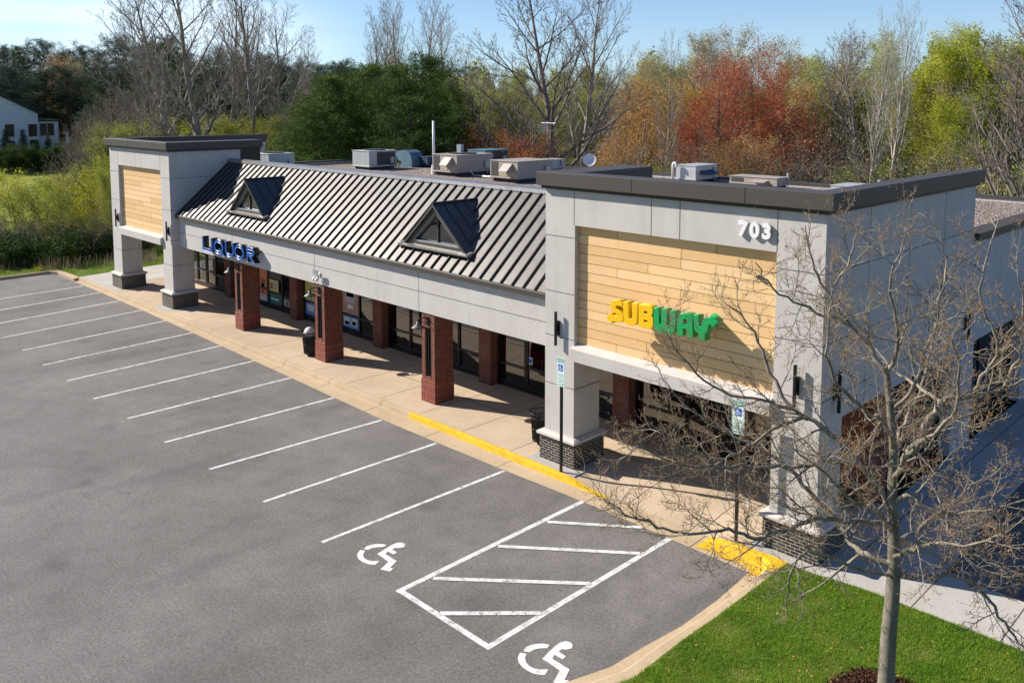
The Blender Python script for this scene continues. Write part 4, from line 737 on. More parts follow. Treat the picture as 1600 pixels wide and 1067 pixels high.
# ================================================================ plants
def rot_about(v, k, a): k = k/np.linalg.norm(k); return v*math.cos(a)+np.cross(k, v)*math.sin(a)+k*np.dot(k, v)*(1-math.cos(a))
def nrm(v): return v/(np.linalg.norm(v)+1e-9)
class Skel:
    """branch skeleton: list of (points, radii, level)"""
    def __init__(s, seed): s.r = np.random.default_rng(seed); s.b = []; s.tips = []
    def branch(s, p, d, ln, r0, lv, segs, wob, up, spec, r1=None):
        r = s.r; P = [p]; d = nrm(d); st = ln/segs
        for i in range(segs):
            d = nrm(d+r.normal(0, wob, 3)+np.array([0, 0, up])/segs); P.append(P[-1]+d*st)
        P = np.array(P); t = np.linspace(0, 1, segs+1); rr = r0*(1-t)**.8*(1-.12)+r0*.12 if r1 is None else r0+(r1-r0)*t
        s.b.append((P, rr, lv)); s.kids(P, rr, ln, lv, spec)
        return P
    def kids(s, P, rr, ln, lv, spec):
        if lv+1 not in spec: s.tips.append(P[-1]); return
        k = spec[lv+1]; r = s.r; n = int(r.integers(k['n'][0], k['n'][1]+1)); n = max(1, int(n*k.get('by', lambda l: 1)(ln))); ph = r.uniform(0, 6.28); m = len(P)-1
        for j in range(n):
            t = k['from']+(1-k['from'])*(j+r.uniform(0, .9))/n; f = t*m; i = min(int(f), m-1); q = P[i]+(P[i+1]-P[i])*(f-i); ax = nrm(P[i+1]-P[i])
            side = nrm(np.cross(ax, r.normal(0, 1, 3))) if k.get('rand') else nrm(rot_about(nrm(np.cross(ax, np.array([.3, .9, .1]) if abs(ax[2]) > .9 else np.array([0, 0, 1.]))), ax, ph+j*2.4))
            if k.get('flat'): side[2] *= k['flat']; side = nrm(side)
            a = R(r.uniform(*k['ang'])); d = ax*math.cos(a)+side*math.sin(a)
            L_ = ln*r.uniform(*k['len'])*(1-k.get('tap', .5)*t); ra = min(np.interp(t, np.linspace(0, 1, m+1), rr)*k.get('rr', .6), k.get('rmax', 9))
            if L_ > .05: s.branch(q, d, L_, max(ra, k.get('rmin', .006)), lv+1, k['seg'], k['wob'], k['up'], spec)
    def mesh(s, name, mat, sides=(8, 5, 3, 3, 3), parent=None, minr=0.):
        VV, FF, o = [], [], 0
        for P, rr, lv in s.b:
            n = sides[min(lv, len(sides)-1)]; m = len(P); T = np.gradient(P, axis=0); T /= np.linalg.norm(T, axis=1)[:, None]+1e-9
            up = np.array([0, 0, 1.]) if abs(T[0][2]) < .9 else np.array([1., 0, 0]); U = np.cross(T, up); U /= np.linalg.norm(U, axis=1)[:, None]+1e-9; Wv = np.cross(T, U)
            a = np.arange(n)*2*math.pi/n; rr = np.maximum(rr, minr)
            V = P[:, None, :]+(U[:, None, :]*np.cos(a)[None, :, None]+Wv[:, None, :]*np.sin(a)[None, :, None])*rr[:, None, None]
            i = np.arange(m-1)[:, None]*n; k = np.arange(n)[None, :]; k2 = (k+1) % n
            FF.append(np.stack([i+k, i+k2, i+n+k2, i+n+k], -1).reshape(-1, 4)+o); VV.append(V.reshape(-1, 3)); o += m*n
        return npmesh(name, np.concatenate(VV), np.concatenate(FF), mat, parent, True)
def leaves(name, pts, size, mat, rng, parent=None, aspect=.45, droop=0., up=.3, fold=False):
    """one rhombus per point, random tilt"""
    n = len(pts); d = rng.normal(0, 1, (n, 3)); d[:, 2] = d[:, 2]*.7+up-droop; d /= np.linalg.norm(d, axis=1)[:, None]; q = rng.normal(0, 1, (n, 3)); w = np.cross(d, q); w /= np.linalg.norm(w, axis=1)[:, None]
    sz = size*rng.uniform(.6, 1.35, n)[:, None]; a = pts; b = pts+d*sz*.5+w*sz*aspect*.5; c = pts+d*sz; e = pts+d*sz*.5-w*sz*aspect*.5
    V = np.stack([a, b, c, e], 1).reshape(-1, 3); return npmesh(name, V, np.arange(4*n).reshape(-1, 4), mat, parent)
def proto_tree(name, sk, bmat, lf=None, minr=0., sides=(8, 5, 3, 3, 3), cname='crown'):
    root = bpy.data.objects.new(name, None); COL.objects.link(root)
    sk0 = Skel(0); sk0.b = [b for b in sk.b if b[2] == 0]; sk0.mesh('trunk', bmat, sides, root, minr)
    sk1 = Skel(0); sk1.b = [b for b in sk.b if b[2] > 0]; sk1.mesh(cname, bmat, sides, root, minr)
    if lf: lf(root)
    return root
A3_ = lambda *v: np.array(v, float)
# --- bare trees: upright spreading, unit height about 20 m
def bare(seed, H=20, lim=(20, 24), low=.22, spread=(28, 52), fork=False, minr=.014, up=.5, name='bare_tree', bm='bark_g', wob=.05):
    s = Skel(seed); by = lambda l: 1
    spec = {1: dict(n=lim, **{'from': low}, ang=spread, len=(.42, .56), tap=.62, rr=.55, seg=9, wob=wob, up=up),
            2: dict(n=(9, 12), **{'from': .15}, ang=(22, 48), len=(.32, .5), tap=.55, rr=.55, seg=5, wob=.08, up=.35),
            3: dict(n=(4, 6), **{'from': .2}, ang=(20, 45), len=(.35, .55), tap=.4, rr=.5, seg=3, wob=.1, up=.3, rmin=.009),
            4: dict(n=(2, 4), **{'from': .25}, ang=(20, 40), len=(.4, .6), tap=.3, rr=.5, seg=2, wob=.1, up=.2, rmin=.007)}
    s.branch(A3_(0, 0, -.3), A3_(0, 0, 1), H*.96, H*.0145, 0, 14, .035, .1, spec)
    return s
barr = [proto_tree('bare_tree', bare(11), M['bark_g'], None, .008), proto_tree('bare_tree', bare(12, 20, (16, 20), .3, (22, 42)), M['bark_g'], None, .008),
        proto_tree('bare_tree', bare(13, 20, (24, 28), .15, (30, 60), wob=.07), M['bark_d'], None, .010), proto_tree('bare_tree', bare(14, 20, (15, 18), .35, (16, 34), up=.8), M['bark_l'], None, .008)]
# --- budding trees: a skeleton with tiny leaves at twig ends
def bud_tree(seed, H, mat, nleaf, size, spread=(30, 62), low=.2, lim=(18, 22), jitter=.35, bm='bark_g', wob=.07, lens=(.42, .6), trunkh=.9):
    s = Skel(seed)
    spec = {1: dict(n=lim, **{'from': low}, ang=spread, len=lens, tap=.55, rr=.5, seg=7, wob=wob, up=.4),
            2: dict(n=(8, 10), **{'from': .2}, ang=(25, 55), len=(.35, .5), tap=.5, rr=.5, seg=4, wob=.1, up=.25),
            3: dict(n=(4, 6), **{'from': .2}, ang=(25, 50), len=(.4, .6), tap=.4, rr=.5, seg=2, wob=.12, up=.2, rmin=.012)}
    s.branch(A3_(0, 0, -.3), A3_(0, 0, 1), H*trunkh, H*.014, 0, 10, .05, .1, spec)
    def lf(root):
        r = np.random.default_rng(seed+500); tw = [b for b in s.b if b[2] >= 2]; idx = r.integers(0, len(tw), nleaf); t = r.uniform(.1, 1, nleaf)
        P = np.array([tw[i][0][0]*(1-u)+tw[i][0][-1]*u for i, u in zip(idx, t)])+r.normal(0, jitter, (nleaf, 3))
        leaves('foliage', P, size, mat, r, root)
    return proto_tree('budding_tree', s, M[bm], lf, .009)
buds = {'red': bud_tree(21, 13, M['l_red'], 12500, .145, (35, 70), .12, bm='bark_d', lim=(22, 26)), 'orange': bud_tree(22, 11, M['l_or'], 9000, .13, (32, 60), .12), 'lime': bud_tree(23, 15, M['l_lime'], 26000, .19, (32, 66), .12),
        'yellow': bud_tree(24, 8, M['l_yel'], 7000, .14, (40, 75), .12, jitter=.3), 'olive': bud_tree(25, 13, M['l_olive'], 17000, .19, (30, 60), .12), 'tan': bud_tree(26, 15, M['l_tan'], 11000, .15, (22, 48), .15, bm='bark_g'), 'pale': bud_tree(27, 18, M['l_pale'], 13000, .17, (16, 36), .2, bm='bark_l', lens=(.32, .45))}
# --- pines: layered boughs carrying needle tufts
def pine(seed, H, Wd, mat, dens=1., nb=70, base=.06, size=.42, shape=.8, rag=.25, crownp=None):
    s = Skel(seed); r = s.r; s.branch(A3_(0, 0, -.3), A3_(0, 0, 1), H, H*.016, 0, 10, .012, .02, {}); PT = []
    for k in range(nb):
        t = base+(1-base)*(k+r.uniform(0, 1))/nb; prof = (math.sin(math.pi*min(1, (1-t)**.75*shape+.08)))**.9 if crownp is None else crownp(t)
        L_ = Wd*prof*r.uniform(1-rag, 1+rag)*(1.25 if r.random() < .12 else 1)
        if L_ < .25: L_ = .25
        a = k*2.4+r.uniform(-.5, .5); e = R(-8+50*t**2+r.uniform(-8, 10)); d = A3_(math.cos(a)*math.cos(e), math.sin(a)*math.cos(e), math.sin(e))
        s.branch(A3_(0, 0, H*t), d, L_, .02+L_*.012, 1, 5, .07, .28, {}); P = s.b[-1][0]
        n = int(34*L_*dens); u = r.uniform(.18, 1.02, n); Q = np.stack([np.interp(u*5, np.arange(6), P[:, i]) for i in range(3)], 1); w = (.13+.20*L_*(1-np.abs(u-.6)))*1.0
        off = r.normal(0, 1, (n, 3))*w[:, None]*np.array([1, 1, .38]); c = Q+off*.75+np.array([0, 0, .06])
        m = 11; PT.append((c[:, None, :]+r.normal(0, .13, (n, m, 3))*np.array([1, 1, .6])).reshape(-1, 3))
    PT = np.concatenate(PT)
    def lf(root): leaves('foliage', PT, size*.72, mat, np.random.default_rng(seed+9), root, .13, 0, .35)
    return proto_tree('pine_tree', s, M['bark_d'], lf, .02, cname='boughs')
pines = [pine(31, 16, 4.4, M['pine'], .55, 64), pine(32, 18, 4.8, M['pine_b'], .5, 64, .1, .45, .75, .35), pine(33, 14, 4.2, M['pine'], .6, 56, .05, .42, .85)]
bigpine = [pine(34, 12.5, 5.0, M['pine_y'], .75, 80, .02, .36, .9, .22, lambda t: (1-t)**.42*.95+.02), pine(35, 11, 4.6, M['pine_y'], .75, 72, .02, .36, .9, .3, lambda t: (1-t)**.5)]
spruce = pine(36, 5, 1.25, M['pine'], 1.6, 60, .02, .2, .9, .12, lambda t: (1-t)**.9+.05)
# --- bushes
def bush(seed, H, Wd, mat, nleaf, size, bm='bark_g', stems=12):
    s = Skel(seed); r = s.r; spec = {2: dict(n=(5, 8), **{'from': .2}, ang=(20, 50), len=(.4, .6), tap=.4, rr=.6, seg=3, wob=.1, up=.2, rmin=.008), 3: dict(n=(3, 5), **{'from': .2}, ang=(20, 50), len=(.4, .6), tap=.3, rr=.6, seg=2, wob=.1, up=.2, rmin=.007)}
    for k in range(stems):
        a = r.uniform(0, 6.28); e = r.uniform(.2, 1.); s.branch(A3_(r.normal(0, .25), r.normal(0, .25), -.1), A3_(math.cos(a)*e*Wd/H*1.3, math.sin(a)*e*Wd/H*1.3, 1), H*r.uniform(.6, 1.), .022, 1, 5, .1, .2, spec)
    root = bpy.data.objects.new('bush', None); COL.objects.link(root); s.mesh('stems', M[bm], (4, 4, 3, 3), root, .005)
    tw = [b for b in s.b if b[2] >= 2]; idx = r.integers(0, len(tw), nleaf); t = r.uniform(0, 1, nleaf); P = np.array([tw[i][0][0]*(1-u)+tw[i][0][-1]*u for i, u in zip(idx, t)])+r.normal(0, .14, (nleaf, 3)); P[:, 2] = np.abs(P[:, 2])
    leaves('foliage', P, size, mat, r, root); return root
bushes = {'dark': bush(41, 2.6, 2.2, M['l_dk'], 14000, .13), 'yellow': bush(42, 3.0, 2.2, M['l_yel'], 7500, .12), 'olive': bush(43, 3.2, 2.4, M['l_olive'], 8000, .13), 'brush': bush(44, 4.2, 3.2, M['l_tan'], 1500, .06, 'bark_d', 20), 'green': bush(45, 1.2, 1.2, M['l_lime'], 3500, .09)}
USED = set()
rp_ = random.Random(77)
def plant(src, x, y, s, label, cat, group=None, sz=None, name=None, zoff=0.):
    z = float(hgt(x, y))+zoff; rz = rp_.uniform(0, 6.28)
    c = src if src.name not in USED else copy_tree(src)
    USED.add(src.name) if c is src else None
    c.location = (x, y, z); c.rotation_euler.z = rz; c.scale = (s*(sz or 1), s*(sz or 1), s); 
    if c is not src: c.name = name or src.name.split('.')[0]
    tag(c, label, cat, group); return c
HT = {}
for o_, h_ in [(barr[0], 20), (barr[1], 20), (barr[2], 20), (barr[3], 20), (pines[0], 16), (pines[1], 18), (pines[2], 14), (bigpine[0], 12.5), (bigpine[1], 11), (spruce, 5)]+[(buds[k], h) for k, h in (('red', 14), ('orange', 11.5), ('lime', 16), ('yellow', 8.6), ('olive', 13.6), ('tan', 15.5), ('pale', 18.5))]: HT[o_.name] = h_
def tree(src, px, pytop, D, label, group=None, wid=1., cat='tree'):
    """a tree D metres out, under image column px, reaching the height seen at row pytop"""
    x, y = far(px, D); H = ztop(px, pytop, D)-float(hgt(x, y)); return plant(src, x, y, H/HT[src.name], label, cat, group, wid)
# far evergreen wood, left
g1 = 'dark evergreens of the wood at the left'; l1 = 'dark evergreen pine in the dense wood behind the white house'
row = [(-60, 88, 190), (-25, 92, 182), (8, 84, 176), (38, 82, 170), (70, 74, 178), (103, 92, 168), (132, 84, 180), (160, 86, 166), (192, 72, 172), (222, 92, 165), (248, 76, 176), (262, 70, 160), (290, 88, 168), (322, 98, 160), (352, 90, 172), (380, 96, 162), (412, 92, 166), (440, 104, 158), (470, 104, 168), (500, 108, 160), (530, 106, 166), (556, 112, 160), (585, 108, 175), (615, 112, 178)]
for i, (px, py, D) in enumerate(row): tree(pines[i % 3], px, py, D*.86, l1, g1, rp_.uniform(.9, 1.15))
for i, px in enumerate(list(range(-70, 620, 30))+list(range(-520, -70, 50))): tree(pines[(i*2+1) % 3], px+rp_.uniform(-9, 9), 118+rp_.uniform(-8, 10), 128+rp_.uniform(-7, 8), l1, g1, 1.15)
for i, px in enumerate(range(150, 560, 40)): tree(pines[i % 3], px+rp_.uniform(-9, 9), 145+rp_.uniform(-8, 10), 112+rp_.uniform(-5, 5), l1, g1, 1.1)
for px, py, D in ((84, 84, 138), (120, 100, 134), (30, 96, 150), (245, 96, 134), (150, 92, 142)): tree(buds['tan' if px != 84 else 'orange'], px, py, D, 'brownish budding tree among the dark pines behind the white house', 'brownish trees among the dark pines', .8)
# grey leafless scrub in front of that wood
for i, (px, py, D) in enumerate([(112, 200, 84), (135, 190, 76), (128, 178, 96), (160, 160, 92), (185, 150, 90), (215, 150, 94), (240, 160, 88), (430, 160, 90), (462, 172, 84), (350, 165, 96), (205, 175, 80), (150, 195, 82), (480, 150, 96)]): tree(barr[2 if i % 2 else 0], px, py, D, 'low grey leafless tree at the foot of the dark evergreen wood', 'low leafless trees before the evergreens', 1.5)
# tall leafless trees rising above the far tower
for i, (px, py, D, w_, lab) in enumerate([(318, -60, 78, 1.15, 'tall leafless tree whose trunk rises right behind the far tower'), (400, -34, 82, 1.1, 'tall leafless tree rising just right of the far tower'), (262, -28, 84, 1.15, 'tall leafless tree, leftmost of those above the far tower'), (356, -20, 92, .9, 'tall slender leafless tree between two taller ones above the far tower'), (448, 24, 92, 1.05, 'leafless tree with a rounded top right of the far tower'), (482, 62, 112, .8, 'small faint leafless tree left of the big green pine'), (232, 20, 96, .7, 'thin leafless tree standing over the left edge of the evergreen wood')]):
    tree(barr[[0, 1, 0, 1, 0, 1, 0][i]], px, py, D, lab, 'tall leafless trees beyond the far tower', w_)
# yellow-green undergrowth behind the roof ridge at the left
for i, (px, py, D) in enumerate([(160, 200, 78), (205, 178, 86), (240, 182, 92), (300, 178, 96), (345, 180, 90), (420, 176, 94), (455, 182, 86), (485, 186, 92), (380, 186, 82)]): tree(buds['yellow' if i % 2 else 'olive'], px, py, D, 'yellow-green budding tree low behind the far tower and roof', 'yellow-green trees behind the far tower', 1.4)
# big green pine mass in the middle
tree(bigpine[0], 672, 100, 66, 'large dense green pine behind the rooftop units, darkest and widest crown', None, 1.15); tree(bigpine[1], 580, 112, 68, 'large green pine left of the darkest one behind the roof', None, 1.1); tree(bigpine[1], 520, 128, 64, 'bright green pine with a sunlit left side nearest the far tower', None, 1.0)
tree(bigpine[0], 622, 118, 62, 'green pine in the middle of the cluster behind the curved exhaust hood', None, 1.0); tree(bigpine[1], 488, 170, 60, 'short bright green pine at the left foot of the pine cluster', None, 1.2); tree(bigpine[0], 705, 140, 60, 'dark green pine at the right edge of the pine cluster', None, .9); tree(bigpine[1], 640, 160, 57, 'low dark pine behind the tan unit with the pipe', None, 1.2)
# leafless trees above the pine mass
for i, (px, py, D, w_) in enumerate([(578, 38, 92, .8), (628, 6, 96, .75), (655, 0, 90, .7), (690, 28, 95, .8), (600, 24, 100, .7), (720, 78, 100, .8)]): tree(barr[[1, 1, 0, 0, 0, 1][i]], px, py, D, 'tall leafless tree rising over the green pines in the middle', 'leafless trees above the green pines', w_)
# the big leafless tree in the middle
tree(barr[2], 862, -45, 56, 'very large spreading leafless tree behind the satellite dish and roof', None, 1.25); tree(barr[0], 905, -30, 64, 'tall leafless tree just right of the largest leafless one', None, .9)
# mixed wood behind the right half
mix = [(730, 128, 110, 'olive'), (760, 118, 120, 'pale'), (795, 110, 116, 'olive'), (830, 104, 122, 'pale'), (868, 108, 116, 'olive'), (900, 112, 125, 'pale'), (935, 104, 118, 'olive'), (970, 110, 122, 'pale'), (1000, 100, 114, 'tan'), (1035, 90, 124, 'pale'), (1062, 100, 112, 'olive'), (1030, 84, 118, 'tan'), (1090, 60, 98, 'tan'), (1140, 48, 100, 'tan'), (1120, 58, 104, 'pale'), (1200, 66, 104, 'tan'), (1170, 80, 108, 'pale'), (1265, 92, 106, 'pale'), (1290, 96, 100, 'olive'), (1320, 100, 112, 'pale'), (1240, 86, 116, 'olive'), (1372, 60, 96, 'pale'), (1410, 52, 100, 'pale'), (1440, 66, 92, 'pale'), (1330, 66, 94, 'tan'), (1480, 50, 100, 'pale'), (1520, 40, 98, 'pale'), (1565, 60, 96, 'olive'), (1610, 50, 98, 'olive'), (1660, 50, 96, 'tan'), (1550, 90, 84, 'tan'), (1640, 90, 84, 'tan')]
LB = {'olive': ('olive-green budding tree in the mixed wood behind the right half of the roof', 'olive budding trees of the mixed wood'), 'pale': ('tall narrow pale-green budding tree in the mixed wood behind the roof', 'pale budding trees of the mixed wood'), 'tan': ('brownish tan budding tree in the mixed wood behind the roof', 'tan budding trees of the mixed wood')}
for px, py, D, k in mix: tree(buds[k], px, py, D, *LB[k], 1.15)
for i in range(24):
    px = 700+i*40+rp_.uniform(-10, 10); k = ['olive', 'pale', 'olive', 'tan'][i % 4]; tree(buds[k], px, 138+rp_.uniform(-14, 14), 84+rp_.uniform(-8, 8), *LB[k], 1.2)
for i in range(13):
    px = 720+i*70+rp_.uniform(-12, 12); tree(barr[[2, 0, 1, 3][i % 4]], px, (105 if px < 1000 else 88)+rp_.uniform(-25, 30), 82+rp_.uniform(-12, 12), 'slim leafless tree standing in the mixed wood behind the roof', 'slim leafless trees of the mixed wood', 1.)
for px, py, D, w_, lab in [(1178, 62, 74, 1.0, 'red maple with a dense crimson top above the tan roof unit'), (1130, 86, 72, .95, 'red and orange budding maple left of the reddest crown'), (1236, 92, 76, .85, 'dull red maple right of the reddest crown'), (1100, 150, 70, .8, 'small red budding tree low at the left of the maples')]: tree(buds['red'], px, py, D, lab, None, w_)
for px, py, D, w_, lab in [(1210, 128, 70, 1.2, 'brick-red budding tree under the crimson crown'), (1275, 175, 74, .8, 'small reddish tree right of the maples')]: tree(buds['red'], px, py, D, lab, None, w_)
for px, py, D, w_, lab in [(1000, 122, 74, 1., 'orange budding tree between the big leafless tree and the red maples'), (1048, 120, 78, 1.1, 'orange-brown budding tree left of the red maples'), (960, 212, 52, .9, 'bright orange low tree beside the satellite dish'), (980, 150, 80, .9, 'pale orange tree behind the low bright orange one'), (1160, 210, 58, 1.3, 'golden brown shrub-like tree behind the pinkish roof unit'), (1120, 215, 56, 1.2, 'golden low tree left of the wide cream unit')]: tree(buds['orange'], px, py, D, lab, None, w_)
for px, py, D, lab in [(745, 198, 58, 'low red budding tree behind the blue-grey rooftop unit'), (800, 205, 56, 'low red budding tree behind the second tan unit'), (840, 214, 54, 'small red budding tree left of the antenna')]: tree(buds['red'], px, py, D, lab, None, 1.3)
for px, py, D, w_, lab in [(1520, 44, 80, .95, 'bright lime-green tree at the right edge of the wood'), (1470, 92, 78, .9, 'bright lime-green tree left of the tallest lime one'), (1580, 70, 78, 1., 'lime-green tree at the far right edge of the picture'), (1500, 150, 72, 1.1, 'yellow-green lower tree beneath the lime crowns')]: tree(buds['lime'], px, py, D, lab, None, w_)
for px, py, D, w_, lab in [(1362, 52, 62, .6, 'tall narrow leafless tree left of centre between red maples and lime trees'), (1395, 38, 64, .6, 'tallest narrow leafless tree between the red maples and lime trees'), (1600, -60, 50, .9, 'tall dark leafless tree cut by the right edge'), (1655, -40, 46, 1., 'dark leafless tree beyond the right edge'), (1040, 70, 70, .55, 'slim leafless tree among the orange trees')]: tree(barr[[3, 3, 2, 2, 0][[1362, 1395, 1600, 1655, 1040].index(px)]], px, py, D, lab, None, w_)
# dark tangle of brush at the foot of the wood
for i in range(44):
    px = 700+i*22+rp_.uniform(-6, 6); D = 54+rp_.uniform(0, 14); x, y = far(px, D); k = ['brush', 'olive', 'brush', 'dark'][i % 4]; plant(bushes[k], x, y, rp_.uniform(1.2, 2.1), 'tangled brush at the foot of the mixed wood behind the roof', 'bush', 'brush at the foot of the mixed wood')
for i in range(26):
    px = 120+i*17; D = 70+rp_.uniform(0, 12); x, y = far(px, D); plant(bushes[['brush', 'yellow', 'olive'][i % 3]], x, y, rp_.uniform(1.1, 1.8), 'tangled bush behind the far tower and the left part of the roof', 'bush', 'bushes behind the far tower')
# left side: hedge, yellow bushes and small trees on the field
for i in range(24):
    px = -210+i*17+rp_.uniform(-4, 4); D = 60.5+rp_.uniform(-1.2, 1.5); x, y = far(px, D); plant(bushes['dark'], x, y, rp_.uniform(.7, 1.05), 'dark green bush in the hedge beyond the far end of the lot', 'bush', 'dark hedge bushes beyond the lot')
for i in range(28):
    px = -190+i*14+rp_.uniform(-6, 6); D = 61+rp_.uniform(0, 8); x, y = far(px, D); plant(bushes[['olive', 'brush', 'dark', 'brush'][i % 4]], x, y, rp_.uniform(.65, 1.0), 'loose scrubby bush behind the dark hedge', 'bush', 'scrubby bushes behind the hedge')
for px, py, D, w_, k, lab in [(95, 262, 63, .9, 'yellow', 'small yellow-green tree with a dark trunk in front of the grass field'), (18, 252, 68, .9, 'yellow', 'small yellow tree at the left edge above the hedge'), (146, 228, 68, .75, 'yellow', 'leaning yellow-green tree beside the far tower'), (122, 256, 74, .7, 'yellow', 'thin yellow-green tree between two others by the field'), (168, 262, 64, .7, 'olive', 'olive tree touching the left side of the far tower'), (58, 275, 66, 1., 'yellow', 'low yellow-green tree in the middle of the field edge')]: tree(buds[k], px, py, D, lab, None, w_)
for px, py, D, lab in [(-60, 270, 70, 'yellow-green tree beyond the left edge of the picture'), (-120, 262, 74, 'second yellow-green tree beyond the left edge of the picture')]: tree(buds['yellow'], px, py, D, lab, None, 1.)
for i, px in enumerate((40, 75, 108, 140, 168)): x, y = far(px, 57+i*.3); plant(bushes['green'], x, y, .6, 'small bright green plant at the foot of the hedge', 'plant', 'small plants along the hedge')
# dark cone trees beside the white house
for px, py, D, lab in [(6, 204, 112, 'dark cone-shaped evergreen at the left corner of the white house'), (33, 205, 112, 'dark cone-shaped evergreen in the middle of the white house wall'), (72, 212, 112, 'dark cone-shaped evergreen at the right corner of the white house'), (54, 222, 110, 'smallest dark evergreen by the white house'), (-22, 215, 110, 'dark evergreen left of the white house corner tree')]: tree(spruce, px, py, D, lab, None, 1.)
for px in (10, 45, 85, 100): x, y = far(px, 108); plant(bushes['dark'], x, y, 1., 'dark round bush before the white house', 'bush', 'bushes before the white house')
# ---------------------------------------------------------------- the white house
hx, hy = far(58, 120); hz = float(hgt(hx, hy))-.3
Hn = thing('white_house', 'large white clapboard house with a steep gable at the left edge', 'house', (hx, hy, hz)); wdt = 15.6; eave = ztop(58, 178, 120)-hz; peak = ztop(-30, 122, 120)-hz; dpt = 11
ORG[Hn.name] = Vector((0, 0, 0)); Hn.rotation_euler.z = R(84)      # parts are modelled round the corner of the house, then the house is turned
def hbox(x0, x1, y0_, y1_, z0_, z1_): return MB().box(x0, x1, y0_, y1_, z0_, z1_)
MB().prism([(-wdt, 0), (0, 0), (0, eave), (-wdt/2, peak), (-wdt, eave)], 0, dpt, 'Y').build('house_wall', M['siding'], Hn)
th = .22
for s in (-1, 1):
    c_ = -wdt/2; e_ = c_+s*(wdt/2+.35); ez = eave-.35*(peak-eave)/(wdt/2)
    MB().prism([(c_, peak+.02), (e_, ez+.02), (e_, ez+th), (c_, peak+th+.03)] if s > 0 else [(c_, peak+.02), (c_, peak+th+.03), (e_, ez+th), (e_, ez+.02)], -.3, dpt+.3, 'Y').build('house_roof', M['shingle'], Hn)
eh = ztop(80, 190, 120)-hz; hbox(.01, 2.3, .6, 6, 0, eh).build('side_wing', M['siding'], Hn); hbox(-.1, 2.5, .4, 6.2, eh, eh+.18).build('wing_roof', M['shingle'], Hn)
def hwin(px, py, w_=.95, h2=1.5, yy=0.):
    vx = (px-58)*.0905; vz = ztop(px, py, 120)-hz; f_ = MB().box(vx-w_/2-.1, vx+w_/2+.1, yy-.05, yy+.015, vz-h2/2-.1, vz+h2/2+.1).build('house_window', M['trim'], Hn); MB().box(vx-w_/2, vx+w_/2, yy-.08, yy-.052, vz-h2/2, vz+h2/2).build('window_pane', M['pane'], f_)
for px, py in ((24, 204), (51, 204), (-5, 204), (52, 228), (24, 230)): hwin(px, py)
for px, py in ((65, 203), (74, 203)): hwin(px, py, .7, 1.5, .6)
# deck umbrella and patio by the house
ux_, uy_ = far(103, 118); uz = float(hgt(ux_, uy_)); t = thing('patio_parasol', 'closed pale parasol on the patio right of the white house', 'parasol', (ux_, uy_, uz)); MB().tube([(ux_, uy_, uz), (ux_, uy_, uz+3.4)], .05, 6).build('pole', M['pvc'], t); MB().tube([(ux_, uy_, uz+2.1), (ux_, uy_, uz+2.6), (ux_, uy_, uz+3.5)], [.28, .22, .04], 8).build('folded_canopy', M['pvc'], t)
# ---------------------------------------------------------------- far woodland mass closing the view behind the trees
r = np.random.default_rng(5); n = 210000; th_ = np.radians(r.uniform(-10, 118, n)); D_ = r.uniform(150, 215, n); X_ = CP[0]-np.sin(th_)*D_; Y_w = CP[1]+np.cos(th_)*D_; col_h = 15+4*np.sin(th_*23)+3*np.sin(th_*61+1)+2.5*np.sin(th_*131); Z_ = hgt(X_, Y_w)+r.uniform(0, 1, n)**.8*col_h*.72*r.uniform(.75, 1, n)
o = leaves('far_wood', np.stack([X_, Y_w, Z_], 1), .62, M['l_olive'], r, None, .6); tag(o, 'far hazy woodland closing the view behind all the nearer trees', 'woodland', None, 'stuff')
# rough reeds and dry stems at the foot of the hedge
r = np.random.default_rng(6); n = 4200; pxs = r.uniform(-40, 235, n); Ds = r.uniform(56.2, 59.5, n); th_ = YAW-np.arctan((pxs-800)/F); X_ = CP[0]-np.sin(th_)*Ds; Y_w = CP[1]+np.cos(th_)*Ds
cl = (np.sin(X_*1.9)+np.sin(Y_w*1.3+X_*.7)) > -.4; X_, Y_w = X_[cl], Y_w[cl]; n = len(X_); Hh = r.uniform(.4, 1.25, n); dx = r.normal(0, .13, n); dy = r.normal(0, .13, n); z = np.maximum(hgt(X_, Y_w), -.5); w_ = .012
V = np.stack([np.stack([X_-w_, Y_w, z], 1), np.stack([X_+w_, Y_w, z], 1), np.stack([X_+dx+w_*.5, Y_w+dy, z+Hh], 1), np.stack([X_+dx-w_*.5, Y_w+dy, z+Hh], 1)], 1).reshape(-1, 3)
o = npmesh('dry_reeds', V, np.arange(4*n).reshape(-1, 4), M['reed']); tag(o, 'dry tan reeds and stems along the foot of the hedge', 'reeds', None, 'stuff')
